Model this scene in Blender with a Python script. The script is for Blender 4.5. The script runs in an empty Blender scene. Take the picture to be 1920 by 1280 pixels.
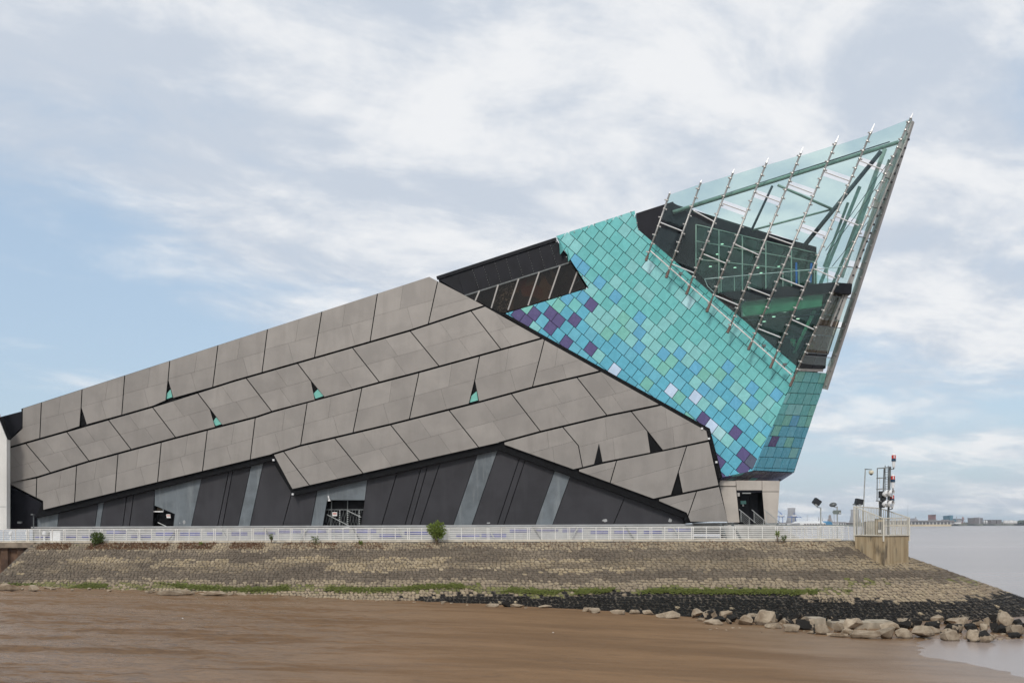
import bpy, bmesh, math, random
from mathutils import Vector, Matrix, noise

random.seed(7)
S = bpy.context.scene
COL = S.collection

# ------------------------------------------------------------------ camera, sky, sun, exposure
F = 1760.0            # focal length in pixels of the 1920 px wide photograph
ZC = 1.27             # eye height above the promenade
VH0 = 984.0           # row of the horizon in the middle of the picture
ROLL = math.atan(-4.0 / 960.0)
CR, SR = math.cos(ROLL), math.sin(ROLL)

cam = bpy.data.cameras.new("camera")
cam.sensor_width = 36.0
cam.lens = F / 1920.0 * 36.0
cam.shift_y = (VH0 - 640.0) / 1920.0
cam.clip_start = 0.5
cam.clip_end = 12000
camo = bpy.data.objects.new("camera", cam)
COL.objects.link(camo)
camo.matrix_world = Matrix.Translation((0, 0, ZC)) @ Matrix.Rotation(math.radians(90), 4, 'X') @ Matrix.Rotation(ROLL, 4, 'Z')
S.camera = camo

SUN_EL, SUN_AZ = 42.0, 200.0       # elevation, compass bearing the light comes from (0 = +Y, clockwise)
el, az = math.radians(SUN_EL), math.radians(SUN_AZ)
sdir = Vector((math.sin(az) * math.cos(el), math.cos(az) * math.cos(el), math.sin(el)))

W = bpy.data.worlds.new("World")
S.world = W
W.use_nodes = True
nt = W.node_tree
nt.nodes.clear()


class NG:
    """tiny node-graph helper"""
    def __init__(self, nt):
        self.nt = nt

    def n(self, typ, ins=None, **kw):
        nd = self.nt.nodes.new(typ)
        for k, v in kw.items():
            setattr(nd, k, v)
        for k, v in (ins or {}).items():
            if hasattr(v, 'links') or isinstance(v, bpy.types.NodeSocket):
                self.nt.links.new(v, nd.inputs[k])
            else:
                nd.inputs[k].default_value = v
        return nd

    def m(self, op, a, b=0.0, c=0.0, clamp=False):
        nd = self.n('ShaderNodeMath', {0: a, 1: b, 2: c}, operation=op)
        nd.use_clamp = clamp
        return nd.outputs[0]

    def ramp(self, x, lo, hi, a=0.0, b=1.0):
        nd = self.n('ShaderNodeMapRange', {'Value': x, 'From Min': lo, 'From Max': hi, 'To Min': a, 'To Max': b},
                    interpolation_type='SMOOTHSTEP')
        return nd.outputs['Result']

    def mix(self, f, a, b, blend='MIX'):
        nd = self.n('ShaderNodeMix', data_type='RGBA', blend_type=blend)
        for i, v in ((0, f), (6, a), (7, b)):
            if isinstance(v, bpy.types.NodeSocket):
                self.nt.links.new(v, nd.inputs[i])
            else:
                nd.inputs[i].default_value = v if i == 0 else (*v[:3], 1.0)
        return nd.outputs[2]

    def noise(self, vec, scale, detail=4.0, rough=0.55, dist=0.0):
        nd = self.n('ShaderNodeTexNoise', {'Scale': scale, 'Detail': detail, 'Roughness': rough, 'Distortion': dist})
        if vec is not None:
            self.nt.links.new(vec, nd.inputs['Vector'])
        return nd.outputs['Fac']


def sky_world():
    g = NG(nt)
    sky = g.n('ShaderNodeTexSky', sky_type='NISHITA', sun_disc=False)
    sky.sun_elevation = el
    sky.sun_rotation = az
    sky.air_density = 1.15
    sky.dust_density = 1.6
    sky.ozone_density = 1.6
    tc = g.n('ShaderNodeTexCoord')
    d = tc.outputs['Generated']
    sx = g.n('ShaderNodeSeparateXYZ', {0: d})
    x, y, z = sx.outputs
    zz = g.m('MAXIMUM', z, 0.0)
    # the sky texture is read at or above the horizon only
    up = g.n('ShaderNodeCombineXYZ', {0: x, 1: y, 2: g.m('MAXIMUM', z, 0.012)})
    nt.links.new(up.outputs[0], sky.inputs['Vector'])
    den = g.m('ADD', zz, 0.16)
    px = g.m('DIVIDE', x, den)
    py = g.m('DIVIDE', y, den)
    # cloud sheet coordinates (a flat layer overhead), slightly rotated so that streaks drift
    u = g.m('ADD', g.m('MULTIPLY', px, 0.95), g.m('MULTIPLY', py, 0.22))
    v = g.m('SUBTRACT', g.m('MULTIPLY', py, 1.12), g.m('MULTIPLY', px, 0.42))
    vec = g.n('ShaderNodeCombineXYZ', {0: u, 1: v, 2: 3.7}).outputs[0]
    n1 = g.noise(vec, 1.05, 9.0, 0.60, 0.35)
    vec2 = g.n('ShaderNodeCombineXYZ', {0: g.m('MULTIPLY', u, 1.0), 1: v, 2: 11.3}).outputs[0]
    n2 = g.noise(vec2, 2.6, 9.0, 0.60, 0.5)
    n3 = g.noise(vec, 0.55, 2.0, 0.5)
    vec3 = g.n('ShaderNodeCombineXYZ', {0: u, 1: v, 2: 21.0}).outputs[0]
    n4 = g.noise(vec3, 2.9, 10.0, 0.62, 0.25)
    dens = g.m('ADD', g.m('MULTIPLY', n1, 0.62), g.m('MULTIPLY', n2, 0.38))
    dens = g.m('ADD', dens, g.m('MULTIPLY', g.m('SUBTRACT', n3, 0.5), 0.35))
    # a wide break in the cloud low in one quarter of the sky, and the sheet thickening upwards
    def lobe(dx, dy, dz, lo, hi):
        vv = Vector((dx, dy, dz)).normalized()
        dt = g.n('ShaderNodeVectorMath', {0: d, 1: tuple(vv)}, operation='DOT_PRODUCT').outputs['Value']
        return g.ramp(dt, lo, hi)
    thick = g.ramp(z, 0.05, 0.42, 0.0, 0.20)
    brk = lobe(-0.56, 1.0, 0.20, 0.960, 0.999)
    brk2 = lobe(0.62, 1.0, 0.52, 0.990, 1.0)
    brk3 = lobe(-0.50, 1.0, 0.345, 0.992, 1.0)
    low = g.m('MULTIPLY', g.ramp(z, 0.32, 0.13), g.ramp(x, 0.28, -0.12))
    dens = g.m('SUBTRACT', dens, g.m('MULTIPLY', low, 0.075))
    dens = g.m('ADD', dens, thick)
    dens = g.m('SUBTRACT', dens, g.m('MULTIPLY', brk, 0.15))
    dens = g.m('SUBTRACT', dens, g.m('MULTIPLY', brk2, 0.14))
    dens = g.m('SUBTRACT', dens, g.m('MULTIPLY', brk3, 0.03))
    mask = g.ramp(dens, 0.36, 0.62)
    core = g.ramp(g.m('ADD', g.m('MULTIPLY', n4, 0.6), g.m('ADD', g.m('MULTIPLY', n1, 0.4), g.m('MULTIPLY', g.m('SUBTRACT', n2, 0.5), 0.6))), 0.40, 0.64)
    cloud = g.mix(core, (5.15, 5.65, 6.4), (7.8, 7.85, 7.95))
    # thin high haze whitens the clear sky a little
    base = g.mix(0.62, sky.outputs[0], (4.7, 6.0, 7.5))
    colr = g.mix(g.m('MULTIPLY', mask, 0.93), base, cloud)
    bg = g.n('ShaderNodeBackground', {'Color': colr, 'Strength': 0.1})
    out = g.n('ShaderNodeOutputWorld')
    nt.links.new(bg.outputs[0], out.inputs['Surface'])


sky_world()

sun = bpy.data.lights.new("sun", 'SUN')
sun.energy = 1.5
sun.angle = math.radians(12)
sun.color = (1.0, 0.95, 0.87)
suno = bpy.data.objects.new("sun", sun)
COL.objects.link(suno)
suno.location = sdir * 200
suno.rotation_euler = (-sdir).to_track_quat('-Z', 'Y').to_euler()

S.view_settings.view_transform = 'Standard'
S.view_settings.look = 'None'
S.view_settings.exposure = 0.22
S.view_settings.gamma = 1.0
S.view_settings.use_curve_mapping = False
S.render.engine = 'CYCLES'
S.cycles.use_denoising = True
S.cycles.max_bounces = 8
S.cycles.transparent_max_bounces = 24
S.cycles.caustics_reflective = False
S.cycles.caustics_refractive = False


# ------------------------------------------------------------------ from a sight line to a place
def ray(u, v):
    xc, yc = (u - 960.0) / F, -(v - VH0) / F
    return xc * CR - yc * SR, xc * SR + yc * CR          # dX/dY, dZ/dY


def P(u, v, pl):
    """point where the sight line through (u, v) meets the wall plane Y = A - k X + m Z"""
    A, k, m = pl
    dx, dz = ray(u, v)
    t = (A + m * ZC) / (1 + k * dx - m * dz)
    return Vector((t * dx, t, ZC + t * dz))


def PY(u, v, y):
    dx, dz = ray(u, v)
    return Vector((y * dx, y, ZC + y * dz))


def PP(u, v, p0, nrm):
    """sight line meets the plane through p0 with normal nrm"""
    dx, dz = ray(u, v)
    d = Vector((dx, 1, dz))
    o = Vector((0, 0, ZC))
    t = (p0 - o).dot(nrm) / d.dot(nrm)
    return o + d * t


KF = 0.089
GREY = (82.0, KF, 0.03)      # grey cladding
BACK = (82.25, KF, 0.03)     # black backing behind it
BLUE = (82.75, KF, 0.03)     # tiled wall
CLER = (83.3, KF, 0.03)      # black clerestory
LOWER = (82.9, KF, 0.0)      # dark wall at promenade level
RAIL = (73.75, 0.0886, 0.0)


def rail_y(X):
    return 73.75 - 0.0886 * X


# ------------------------------------------------------------------ objects
WL = {}


def kids_root(o):
    return o


def mk(name, verts, faces, mats, parent=None, fm=None, origin=None, smooth=False):
    """link one mesh object whose vertices are given in world coordinates"""
    if not isinstance(mats, (list, tuple)):
        mats = [mats]
    if origin is None:
        xs = [v[0] for v in verts]; ys = [v[1] for v in verts]; zs = [v[2] for v in verts]
        origin = Vector(((min(xs) + max(xs)) / 2, (min(ys) + max(ys)) / 2, min(zs)))
    me = bpy.data.meshes.new(name)
    me.from_pydata([(v[0] - origin[0], v[1] - origin[1], v[2] - origin[2]) for v in verts], [], faces)
    for m in mats:
        me.materials.append(m)
    if fm:
        me.polygons.foreach_set('material_index', fm)
    if smooth:
        me.polygons.foreach_set('use_smooth', [True] * len(me.polygons))
    me.update()
    o = bpy.data.objects.new(name, me)
    COL.objects.link(o)
    WL[o] = Vector(origin)
    if parent is not None:
        o.parent = parent
        o.location = Vector(origin) - WL[parent]
    else:
        o.location = origin
    return o


def thing(name, loc, label, cat, group=None):
    o = bpy.data.objects.new(name, None)
    o.empty_display_size = 0.3
    COL.objects.link(o)
    o.location = loc
    WL[o] = Vector(loc)
    tag(o, label, cat, group)
    return o


def tag(o, label, cat, group=None):
    o['label'] = label
    o['category'] = cat
    if group:
        o['group'] = group
    return o


def kind(o, k, label=None):
    o['kind'] = k
    if label:
        o['label'] = label
    return o


class MB:
    """collects shapes that make ONE object"""
    def __init__(self):
        self.v, self.f, self.fm, self.mi = [], [], [], 0

    def add(self, verts, faces):
        b = len(self.v)
        self.v += [Vector(x) for x in verts]
        self.f += [tuple(b + i for i in f) for f in faces]
        self.fm += [self.mi] * len(faces)
        return self

    def prism(self, front, back):
        n = len(front)
        self.add(list(front) + list(back),
                 [tuple(range(n - 1, -1, -1)), tuple(range(n, 2 * n))] +
                 [(i, (i + 1) % n, n + (i + 1) % n, n + i) for i in range(n)])
        return self

    def poly(self, pts2, pl, thick, front=0.0):
        """a sheet standing on plane pl, outlined as seen, thick metres deep (backwards)"""
        fr = [P(u, v, (pl[0] + front, pl[1], pl[2])) for u, v in pts2]
        if area2(pts2) > 0:
            fr.reverse()
        bk = [p + Vector((0, thick, 0)) for p in fr]
        return self.prism(fr, bk)

    def box(self, c, s, ax=None):
        """box with centre c, size s, optional axes (x, y, z unit vectors)"""
        ax = ax or (Vector((1, 0, 0)), Vector((0, 1, 0)), Vector((0, 0, 1)))
        c = Vector(c)
        pts = [c + ax[0] * (sx * s[0] / 2) + ax[1] * (sy * s[1] / 2) + ax[2] * (sz * s[2] / 2)
               for sz in (-1, 1) for sy in (-1, 1) for sx in (-1, 1)]
        return self.add(pts, [(0, 2, 3, 1), (4, 5, 7, 6), (0, 1, 5, 4), (2, 6, 7, 3), (0, 4, 6, 2), (1, 3, 7, 5)])

    def bar(self, a, b, w, h=None, up=(0, 0, 1)):
        """rectangular bar from a to b"""
        a, b = Vector(a), Vector(b)
        h = h or w
        z = (b - a)
        L = z.length
        z.normalize()
        up = Vector(up)
        x = z.cross(up)
        if x.length < 1e-4:
            x = z.cross(Vector((0, 1, 0)))
        x.normalize()
        y = x.cross(z)
        return self.box((a + b) / 2, (w, h, L), (x, y, z))

    def tube(self, a, b, r, r2=None, n=8, caps=True):
        a, b = Vector(a), Vector(b)
        r2 = r if r2 is None else r2
        z = (b - a).normalized()
        x = z.cross(Vector((0, 0, 1)))
        if x.length < 1e-4:
            x = z.cross(Vector((0, 1, 0)))
        x.normalize()
        y = z.cross(x)
        ring = lambda c, rr: [c + (x * math.cos(2 * math.pi * i / n) + y * math.sin(2 * math.pi * i / n)) * rr for i in range(n)]
        fs = [(i, (i + 1) % n, n + (i + 1) % n, n + i) for i in range(n)]
        if caps:
            fs += [tuple(range(n - 1, -1, -1)), tuple(range(n, 2 * n))]
        return self.add(ring(a, r) + ring(b, r2), fs)

    def lathe(self, c, prof, n=12, ax=(0, 0, 1)):
        """surface of revolution about ax through c; prof = [(radius, height)]"""
        z = Vector(ax).normalized()
        x = z.cross(Vector((0, 1, 0)))
        if x.length < 1e-4:
            x = z.cross(Vector((1, 0, 0)))
        x.normalize()
        y = z.cross(x)
        c = Vector(c)
        vs, fs = [], []
        for r, h in prof:
            vs += [c + z * h + (x * math.cos(2 * math.pi * i / n) + y * math.sin(2 * math.pi * i / n)) * max(r, 1e-4) for i in range(n)]
        for k in range(len(prof) - 1):
            for i in range(n):
                fs.append((k * n + i, k * n + (i + 1) % n, (k + 1) * n + (i + 1) % n, (k + 1) * n + i))
        fs.append(tuple(range(n - 1, -1, -1)))
        m = (len(prof) - 1) * n
        fs.append(tuple(range(m, m + n)))
        return self.add(vs, fs)

    def build(self, name, mats, parent=None, smooth=False, origin=None):
        return mk(name, self.v, self.f, mats, parent, self.fm if isinstance(mats, (list, tuple)) and len(mats) > 1 else None,
                  origin, smooth)


# ------------------------------------------------------------------ outlines (as seen): cut, clip, inset
def area2(p):
    return sum(p[i][0] * p[(i + 1) % len(p)][1] - p[(i + 1) % len(p)][0] * p[i][1] for i in range(len(p))) / 2


def cut(poly, a, b, side):
    """keep the part of poly on one side (+1 / -1) of the line a-b"""
    def s(p):
        return side * ((b[0] - a[0]) * (p[1] - a[1]) - (b[1] - a[1]) * (p[0] - a[0]))
    out = []
    for i in range(len(poly)):
        p, q = poly[i], poly[(i + 1) % len(poly)]
        sp, sq = s(p), s(q)
        if sp >= 0:
            out.append(p)
        if (sp > 0 and sq < 0) or (sp < 0 and sq > 0):
            t = sp / (sp - sq)
            out.append((p[0] + (q[0] - p[0]) * t, p[1] + (q[1] - p[1]) * t))
    return clean(out)


def clean(poly):
    out = []
    for p in poly:
        if not out or math.hypot(p[0] - out[-1][0], p[1] - out[-1][1]) > 0.15:
            out.append(p)
    if len(out) > 1 and math.hypot(out[0][0] - out[-1][0], out[0][1] - out[-1][1]) < 0.15:
        out.pop()
    return out


def clip(subject, conv):
    sg = 1 if area2(conv) > 0 else -1
    out = subject
    for i in range(len(conv)):
        if len(out) < 3:
            return []
        out = cut(out, conv[i], conv[(i + 1) % len(conv)], sg)
    return out


def inset(poly, d):
    """move every edge inwards by d; None when nothing sensible is left"""
    poly = clean(poly)
    n = len(poly)
    if n < 3:
        return None
    a0 = area2(poly)
    sg = 1 if a0 > 0 else -1
    out = []
    for i in range(n):
        p0, p1, p2 = poly[i - 1], poly[i], poly[(i + 1) % n]
        e1 = (p1[0] - p0[0], p1[1] - p0[1]); e2 = (p2[0] - p1[0], p2[1] - p1[1])
        l1 = math.hypot(*e1); l2 = math.hypot(*e2)
        n1 = (-e1[1] / l1 * sg, e1[0] / l1 * sg); n2 = (-e2[1] / l2 * sg, e2[0] / l2 * sg)
        den = 1 + n1[0] * n2[0] + n1[1] * n2[1]
        if den < 0.12:
            den = 0.12
        out.append((p1[0] + (n1[0] + n2[0]) / den * d, p1[1] + (n1[1] + n2[1]) / den * d))
    a1 = area2(out)
    if a1 * sg <= 0 or abs(a1) > abs(a0):
        return None
    return out


def yline(poly, x):
    """height of an open polyline (sorted in x) at x"""
    for (x0, y0), (x1, y1) in zip(poly, poly[1:]):
        if x <= x1 or (x1, y1) == poly[-1]:
            return y0 + (y1 - y0) * (x - x0) / (x1 - x0)


def meet(a, b, line):
    """where the segment line a-b (extended) crosses the polyline"""
    lo, hi = -0.6, 1.6
    f = lambda t: (a[1] + (b[1] - a[1]) * t) - yline(line, a[0] + (b[0] - a[0]) * t)
    for _ in range(50):
        mid = (lo + hi) / 2
        if f(mid) > 0:
            hi = mid
        else:
            lo = mid
    t = (lo + hi) / 2
    return (a[0] + (b[0] - a[0]) * t, a[1] + (b[1] - a[1]) * t)


# ------------------------------------------------------------------ materials
def new_mat(name):
    m = bpy.data.materials.new(name)
    m.use_nodes = True
    m.node_tree.nodes.clear()
    return m, NG(m.node_tree)


def finish(m, g, bsdf, bump=None):
    out = g.n('ShaderNodeOutputMaterial')
    g.nt.links.new(bsdf, out.inputs['Surface'])
    return m


def pm(name, c, rough=0.6, metal=0.0, var=0.12, scale=3.0, detail=5.0, bump=0.0, bscale=30.0, c2=None, lo=0.35, hi=0.65,
       obj_var=0.0, stretch=(1, 1, 1), spec=0.5, rvar=0.08, streak=None):
    """a solid painted / stone / metal surface: two-tone noise, roughness variation, optional relief and vertical streaks"""
    m, g = new_mat(name)
    tc = g.n('ShaderNodeNewGeometry').outputs['Position']
    mp = g.n('ShaderNodeMapping', {'Vector': tc, 'Scale': stretch}).outputs[0]
    n1 = g.noise(mp, scale, detail)
    f = g.ramp(n1, lo, hi)
    a = tuple(x * (1 - var) for x in c)
    b = c2 if c2 else tuple(min(1, x * (1 + var)) for x in c)
    col = g.mix(f, a, b)
    if obj_var:
        oi = g.n('ShaderNodeObjectInfo').outputs['Random']
        k = g.m('ADD', g.m('MULTIPLY', oi, 2 * obj_var), 1 - obj_var)
        cc = g.n('ShaderNodeCombineXYZ', {0: k, 1: k, 2: k}).outputs[0]
        col = g.mix(1.0, col, cc, 'MULTIPLY')
        g.nt.nodes[-1]
    if streak:
        mp2 = g.n('ShaderNodeMapping', {'Vector': tc, 'Scale': (streak[1], streak[1], 0.12 * streak[1])}).outputs[0]
        sf = g.ramp(g.noise(mp2, 1.0, 5.0, 0.65), 0.45, 0.72)
        col = g.mix(g.m('MULTIPLY', sf, streak[2]), col, streak[0])
    r = g.m('ADD', g.m('MULTIPLY', g.m('SUBTRACT', n1, 0.5), rvar * 2), rough, clamp=True)
    bs = g.n('ShaderNodeBsdfPrincipled', {'Base Color': col, 'Roughness': r, 'Metallic': metal, 'Specular IOR Level': spec})
    if bump:
        bn = g.noise(tc, bscale, 6.0, 0.6)
        bp = g.n('ShaderNodeBump', {'Strength': bump, 'Distance': 0.05, 'Height': bn})
        g.nt.links.new(bp.outputs[0], bs.inputs['Normal'])
    return finish(m, g, bs.outputs[0])


def attr_mat(name, rough=0.85, bump=0.5, bscale=25.0, gain=0.35, spec=0.3):
    """colour per stone (face attribute) with grain on top"""
    m, g = new_mat(name)
    tc = g.n('ShaderNodeNewGeometry').outputs['Position']
    at = g.n('ShaderNodeAttribute', attribute_name='tone').outputs['Color']
    n1 = g.noise(tc, bscale * 0.5, 6.0, 0.65)
    k = g.ramp(n1, 0.25, 0.75, 1 - gain, 1 + gain)
    cc = g.n('ShaderNodeCombineXYZ', {0: k, 1: k, 2: k}).outputs[0]
    col = g.mix(1.0, at, cc, 'MULTIPLY')
    bn = g.noise(tc, bscale, 6.0, 0.65)
    bp = g.n('ShaderNodeBump', {'Strength': bump, 'Distance': 0.04, 'Height': bn})
    bs = g.n('ShaderNodeBsdfPrincipled', {'Base Color': col, 'Roughness': rough, 'Specular IOR Level': spec, 'Normal': bp.outputs[0]})
    return finish(m, g, bs.outputs[0])


def glass_mat(name, tint, refl=1.0, rough=0.02, dirt=0.05, ior=1.5, dcol=(0.55, 0.75, 0.72)):
    """thin sheet of tinted glass: looks through, mirrors the sky at grazing angles"""
    m, g = new_mat(name)
    tc = g.n('ShaderNodeNewGeometry').outputs['Position']
    tr = g.n('ShaderNodeBsdfTransparent', {'Color': (*tint, 1)})
    bn = g.noise(tc, 0.9, 2.0)
    bp = g.n('ShaderNodeBump', {'Strength': 0.06, 'Distance': 0.05, 'Height': bn})
    gl = g.n('ShaderNodeBsdfGlossy', {'Color': (1, 1, 1, 1), 'Roughness': rough, 'Normal': bp.outputs[0]})
    bf = g.n('ShaderNodeNewGeometry').outputs['Backfacing']
    fr = g.n('ShaderNodeFresnel', {'IOR': g.m('ADD', ior, g.m('MULTIPLY', bf, 1.0 / ior - ior)), 'Normal': bp.outputs[0]}).outputs[0]
    mx = g.n('ShaderNodeMixShader', {0: g.m('MULTIPLY', fr, refl, clamp=True), 1: tr.outputs[0], 2: gl.outputs[0]})
    df = g.n('ShaderNodeBsdfDiffuse', {'Color': (*dcol, 1)})
    dn = g.ramp(g.noise(tc, 1.3, 4.0), 0.3, 0.7, dirt * 0.6, dirt * 1.4)
    m2 = g.n('ShaderNodeMixShader', {0: dn, 1: mx.outputs[0], 2: df.outputs[0]})
    return finish(m, g, m2.outputs[0])


def emit_mat(name, c, s):
    m, g = new_mat(name)
    e = g.n('ShaderNodeEmission', {'Color': (*c, 1), 'Strength': s})
    return finish(m, g, e.outputs[0])


def leaf_mat(name, c1, c2):
    m, g = new_mat(name)
    tc = g.n('ShaderNodeNewGeometry')
    oi = g.noise(tc.outputs['Position'], 9.0, 3.0)
    col = g.mix(g.ramp(oi, 0.35, 0.65), c1, c2)
    bs = g.n('ShaderNodeBsdfPrincipled', {'Base Color': col, 'Roughness': 0.55, 'Specular IOR Level': 0.3})
    tl = g.n('ShaderNodeBsdfTranslucent', {'Color': col})
    mx = g.n('ShaderNodeMixShader', {0: 0.25, 1: bs.outputs[0], 2: tl.outputs[0]})
    return finish(m, g, mx.outputs[0])


M = {}
M['sheet'] = pm('grey_anodised_sheet', (0.295, 0.270, 0.248), 0.46, 0.35, 0.07, 0.5, 5, obj_var=0.075, rvar=0.05, bump=0.02, bscale=60,
                streak=((0.235, 0.213, 0.193), 0.9, 0.45))
M['black'] = pm('black_backing', (0.006, 0.006, 0.007), 0.6, 0, 0.2, 2.0, spec=0.12)
M['blackmetal'] = pm('black_metal_sheet', (0.008, 0.008, 0.012), 0.45, 0.0, 0.25, 0.8, obj_var=0.2, spec=0.2)
M['darkwall'] = pm('dark_rendered_wall', (0.040, 0.039, 0.044), 0.62, 0, 0.14, 0.45, 7, obj_var=0.10, bump=0.06, bscale=14,
                   streak=((0.055, 0.054, 0.06), 1.2, 0.5), spec=0.25)
M['paleconcrete'] = pm('blue_grey_concrete', (0.135, 0.155, 0.17), 0.7, 0, 0.16, 0.8, 7, bump=0.08, bscale=16, obj_var=0.06,
                       streak=((0.25, 0.27, 0.28), 1.6, 0.6))
M['plinth'] = pm('plinth_concrete', (0.37, 0.37, 0.37), 0.7, 0, 0.10, 1.0, 6, bump=0.05)
M['bluestrip'] = pm('blue_strip_glazing', (0.15, 0.155, 0.33), 0.25, 0, 0.25, 0.6)
M['pylon'] = pm('pale_portal_cladding', (0.50, 0.45, 0.40), 0.55, 0.1, 0.07, 0.7, 5, obj_var=0.05,
                streak=((0.40, 0.34, 0.29), 1.5, 0.4))
M['white_render'] = pm('white_render', (0.74, 0.73, 0.70), 0.7, 0, 0.05, 0.5, streak=((0.55, 0.54, 0.5), 1.2, 0.5))
M['rail'] = pm('white_painted_steel', (0.80, 0.79, 0.76), 0.4, 0, 0.05, 4.0, streak=((0.55, 0.47, 0.38), 5.0, 0.35))
M['steel'] = pm('stainless_tube', (0.40, 0.385, 0.365), 0.42, 0.7, 0.1, 3.0)
M['steelbright'] = pm('polished_tip', (0.86, 0.86, 0.86), 0.35, 0.3, 0.04, 3.0)
M['foot'] = pm('weathered_foot', (0.17, 0.12, 0.10), 0.7, 0.3, 0.25, 9.0)
M['tubegreen'] = pm('grey_green_tube', (0.30, 0.385, 0.33), 0.45, 0.1, 0.1, 2.0)
M['tubedark'] = pm('slate_tube', (0.045, 0.06, 0.072), 0.45, 0.1, 0.15, 2.0)
M['fin'] = pm('grey_fin', (0.42, 0.395, 0.37), 0.5, 0.2, 0.08, 2.0)
M['finglass'] = pm('green_grey_fin', (0.20, 0.29, 0.27), 0.4, 0.1, 0.12, 2.0)
M['dark_interior'] = pm('dark_interior', (0.030, 0.044, 0.041), 0.6, 0, 0.5, 0.8, spec=0.1)
M['floor_in'] = pm('gallery_floor', (0.05, 0.055, 0.05), 0.5)
M['palegreen'] = pm('pale_green_bulkhead', (0.50, 0.70, 0.60), 0.6, 0, 0.08, 0.6)
M['bluedoor'] = pm('blue_door_paint', (0.02, 0.16, 0.55), 0.4)
M['brownreveal'] = pm('brown_reveal', (0.14, 0.11, 0.075), 0.5, 0, 0.2, 0.7)
M['downlight'] = emit_mat('downlight_glow', (1.0, 0.95, 0.85), 1.6)
M['glass'] = glass_mat('teal_glass', (0.84, 0.935, 0.92), 0.55, 0.02, 0.004)
M['glassend'] = glass_mat('end_glass', (0.85, 0.94, 0.93), 0.9, 0.02, 0.012)
M['glassdark'] = glass_mat('dark_green_glass', (0.60, 0.78, 0.70), 0.8, 0.03, 0.012, 1.5, (0.06, 0.11, 0.10))
M['glasssmoke'] = glass_mat('smoke_glass', (0.62, 0.56, 0.48), 0.6, 0.04, 0.01, 1.5, (0.12, 0.10, 0.08))
M['warm_reflection'] = None
M['tread'] = pm('grey_paving', (0.40, 0.39, 0.37), 0.8, 0, 0.15, 1.2, 6, bump=0.15)
M['kerb'] = pm('pale_kerb', (0.60, 0.54, 0.44), 0.8, 0, 0.15, 2.0, 6, bump=0.15)
M['boxwall'] = None
M['galv'] = pm('galvanised_steel', (0.40, 0.41, 0.40), 0.5, 0.4, 0.15, 4.0)
M['galvdark'] = pm('dark_grey_steel', (0.14, 0.15, 0.15), 0.5, 0.4, 0.2, 4.0)
M['blackplastic'] = pm('black_lamp_housing', (0.02, 0.021, 0.024), 0.45, 0, 0.2, 6)
M['whiteplastic'] = pm('white_lamp_housing', (0.80, 0.80, 0.80), 0.3, 0, 0.05, 6)
M['cream'] = pm('cream_camera_dome', (0.74, 0.68, 0.52), 0.35)
M['red'] = pm('red_lens', (0.55, 0.03, 0.02), 0.2, 0, 0.15, 8)
M['bluelens'] = pm('dark_blue_lens', (0.015, 0.05, 0.10), 0.2, 0, 0.2, 8)
M['lensglass'] = pm('silvered_lens', (0.62, 0.64, 0.66), 0.12, 0.7, 0.15, 8)
M['signgrey'] = pm('grey_green_sign_back', (0.19, 0.22, 0.21), 0.5, 0.2)
M['signwhite'] = pm('white_sign', (0.78, 0.76, 0.74), 0.5)
M['signred'] = pm('red_sign_print', (0.50, 0.12, 0.08), 0.5)
M['cabinet'] = pm('tan_cabinet', (0.43, 0.34, 0.22), 0.6, 0, 0.15, 3.0)
M['cabinetdark'] = pm('dark_cabinet', (0.10, 0.10, 0.10), 0.5, 0, 0.2, 3.0)
M['rust'] = pm('rusty_sheet_pile', (0.115, 0.062, 0.038), 0.8, 0.1, 0.35, 1.2, 8, bump=0.3, bscale=9, c2=(0.16, 0.095, 0.06),
               streak=((0.045, 0.03, 0.022), 1.8, 0.7), obj_var=0.15)
M['capbeam'] = pm('stained_cap_beam', (0.26, 0.21, 0.16), 0.85, 0, 0.25, 1.5, 6, bump=0.2)
M['concrete'] = pm('weathered_concrete', (0.40, 0.34, 0.26), 0.85, 0, 0.2, 1.5, 6, bump=0.2, streak=((0.2, 0.16, 0.12), 1.6, 0.5))
M['stone'] = attr_mat('pitching_stone')
M['joint'] = pm('dark_joint', (0.105, 0.087, 0.066), 0.95, 0, 0.3, 4.0)
M['rubble'] = attr_mat('rubble_stone', bscale=18)
M['leaf'] = leaf_mat('bush_leaf', (0.13, 0.19, 0.03), (0.26, 0.32, 0.08))
M['leafdark'] = leaf_mat('shrub_leaf', (0.06, 0.10, 0.02), (0.13, 0.18, 0.045))
M['weedbrown'] = leaf_mat('dead_weed', (0.16, 0.075, 0.045), (0.27, 0.16, 0.09))
M['algae'] = leaf_mat('green_algae', (0.13, 0.155, 0.03), (0.20, 0.22, 0.06))
M['bark'] = pm('bark', (0.15, 0.11, 0.07), 0.9, 0, 0.3, 12)
M['bladderwrack'] = pm('black_seaweed', (0.014, 0.012, 0.010), 0.6, 0, 0.4, 5.0, spec=0.4)
M['cloth_green'] = pm('mint_top', (0.30, 0.62, 0.46), 0.8)
M['cloth_dark'] = pm('dark_trousers', (0.03, 0.035, 0.05), 0.8)
M['skin'] = pm('skin', (0.50, 0.33, 0.25), 0.55)
M['hair'] = pm('dark_hair', (0.03, 0.02, 0.015), 0.6)
M['wood'] = pm('pale_wood', (0.48, 0.36, 0.22), 0.6)
M['orange'] = pm('orange_brown_cloth', (0.34, 0.11, 0.05), 0.7)
M['far_grey'] = pm('distant_concrete', (0.34, 0.33, 0.34), 0.9, 0, 0.15, 0.01)
M['far_brown'] = pm('distant_brick', (0.22, 0.19, 0.18), 0.9, 0, 0.15, 0.02)
M['far_white'] = pm('distant_white', (0.74, 0.74, 0.72), 0.8, 0, 0.06, 0.02)
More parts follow.
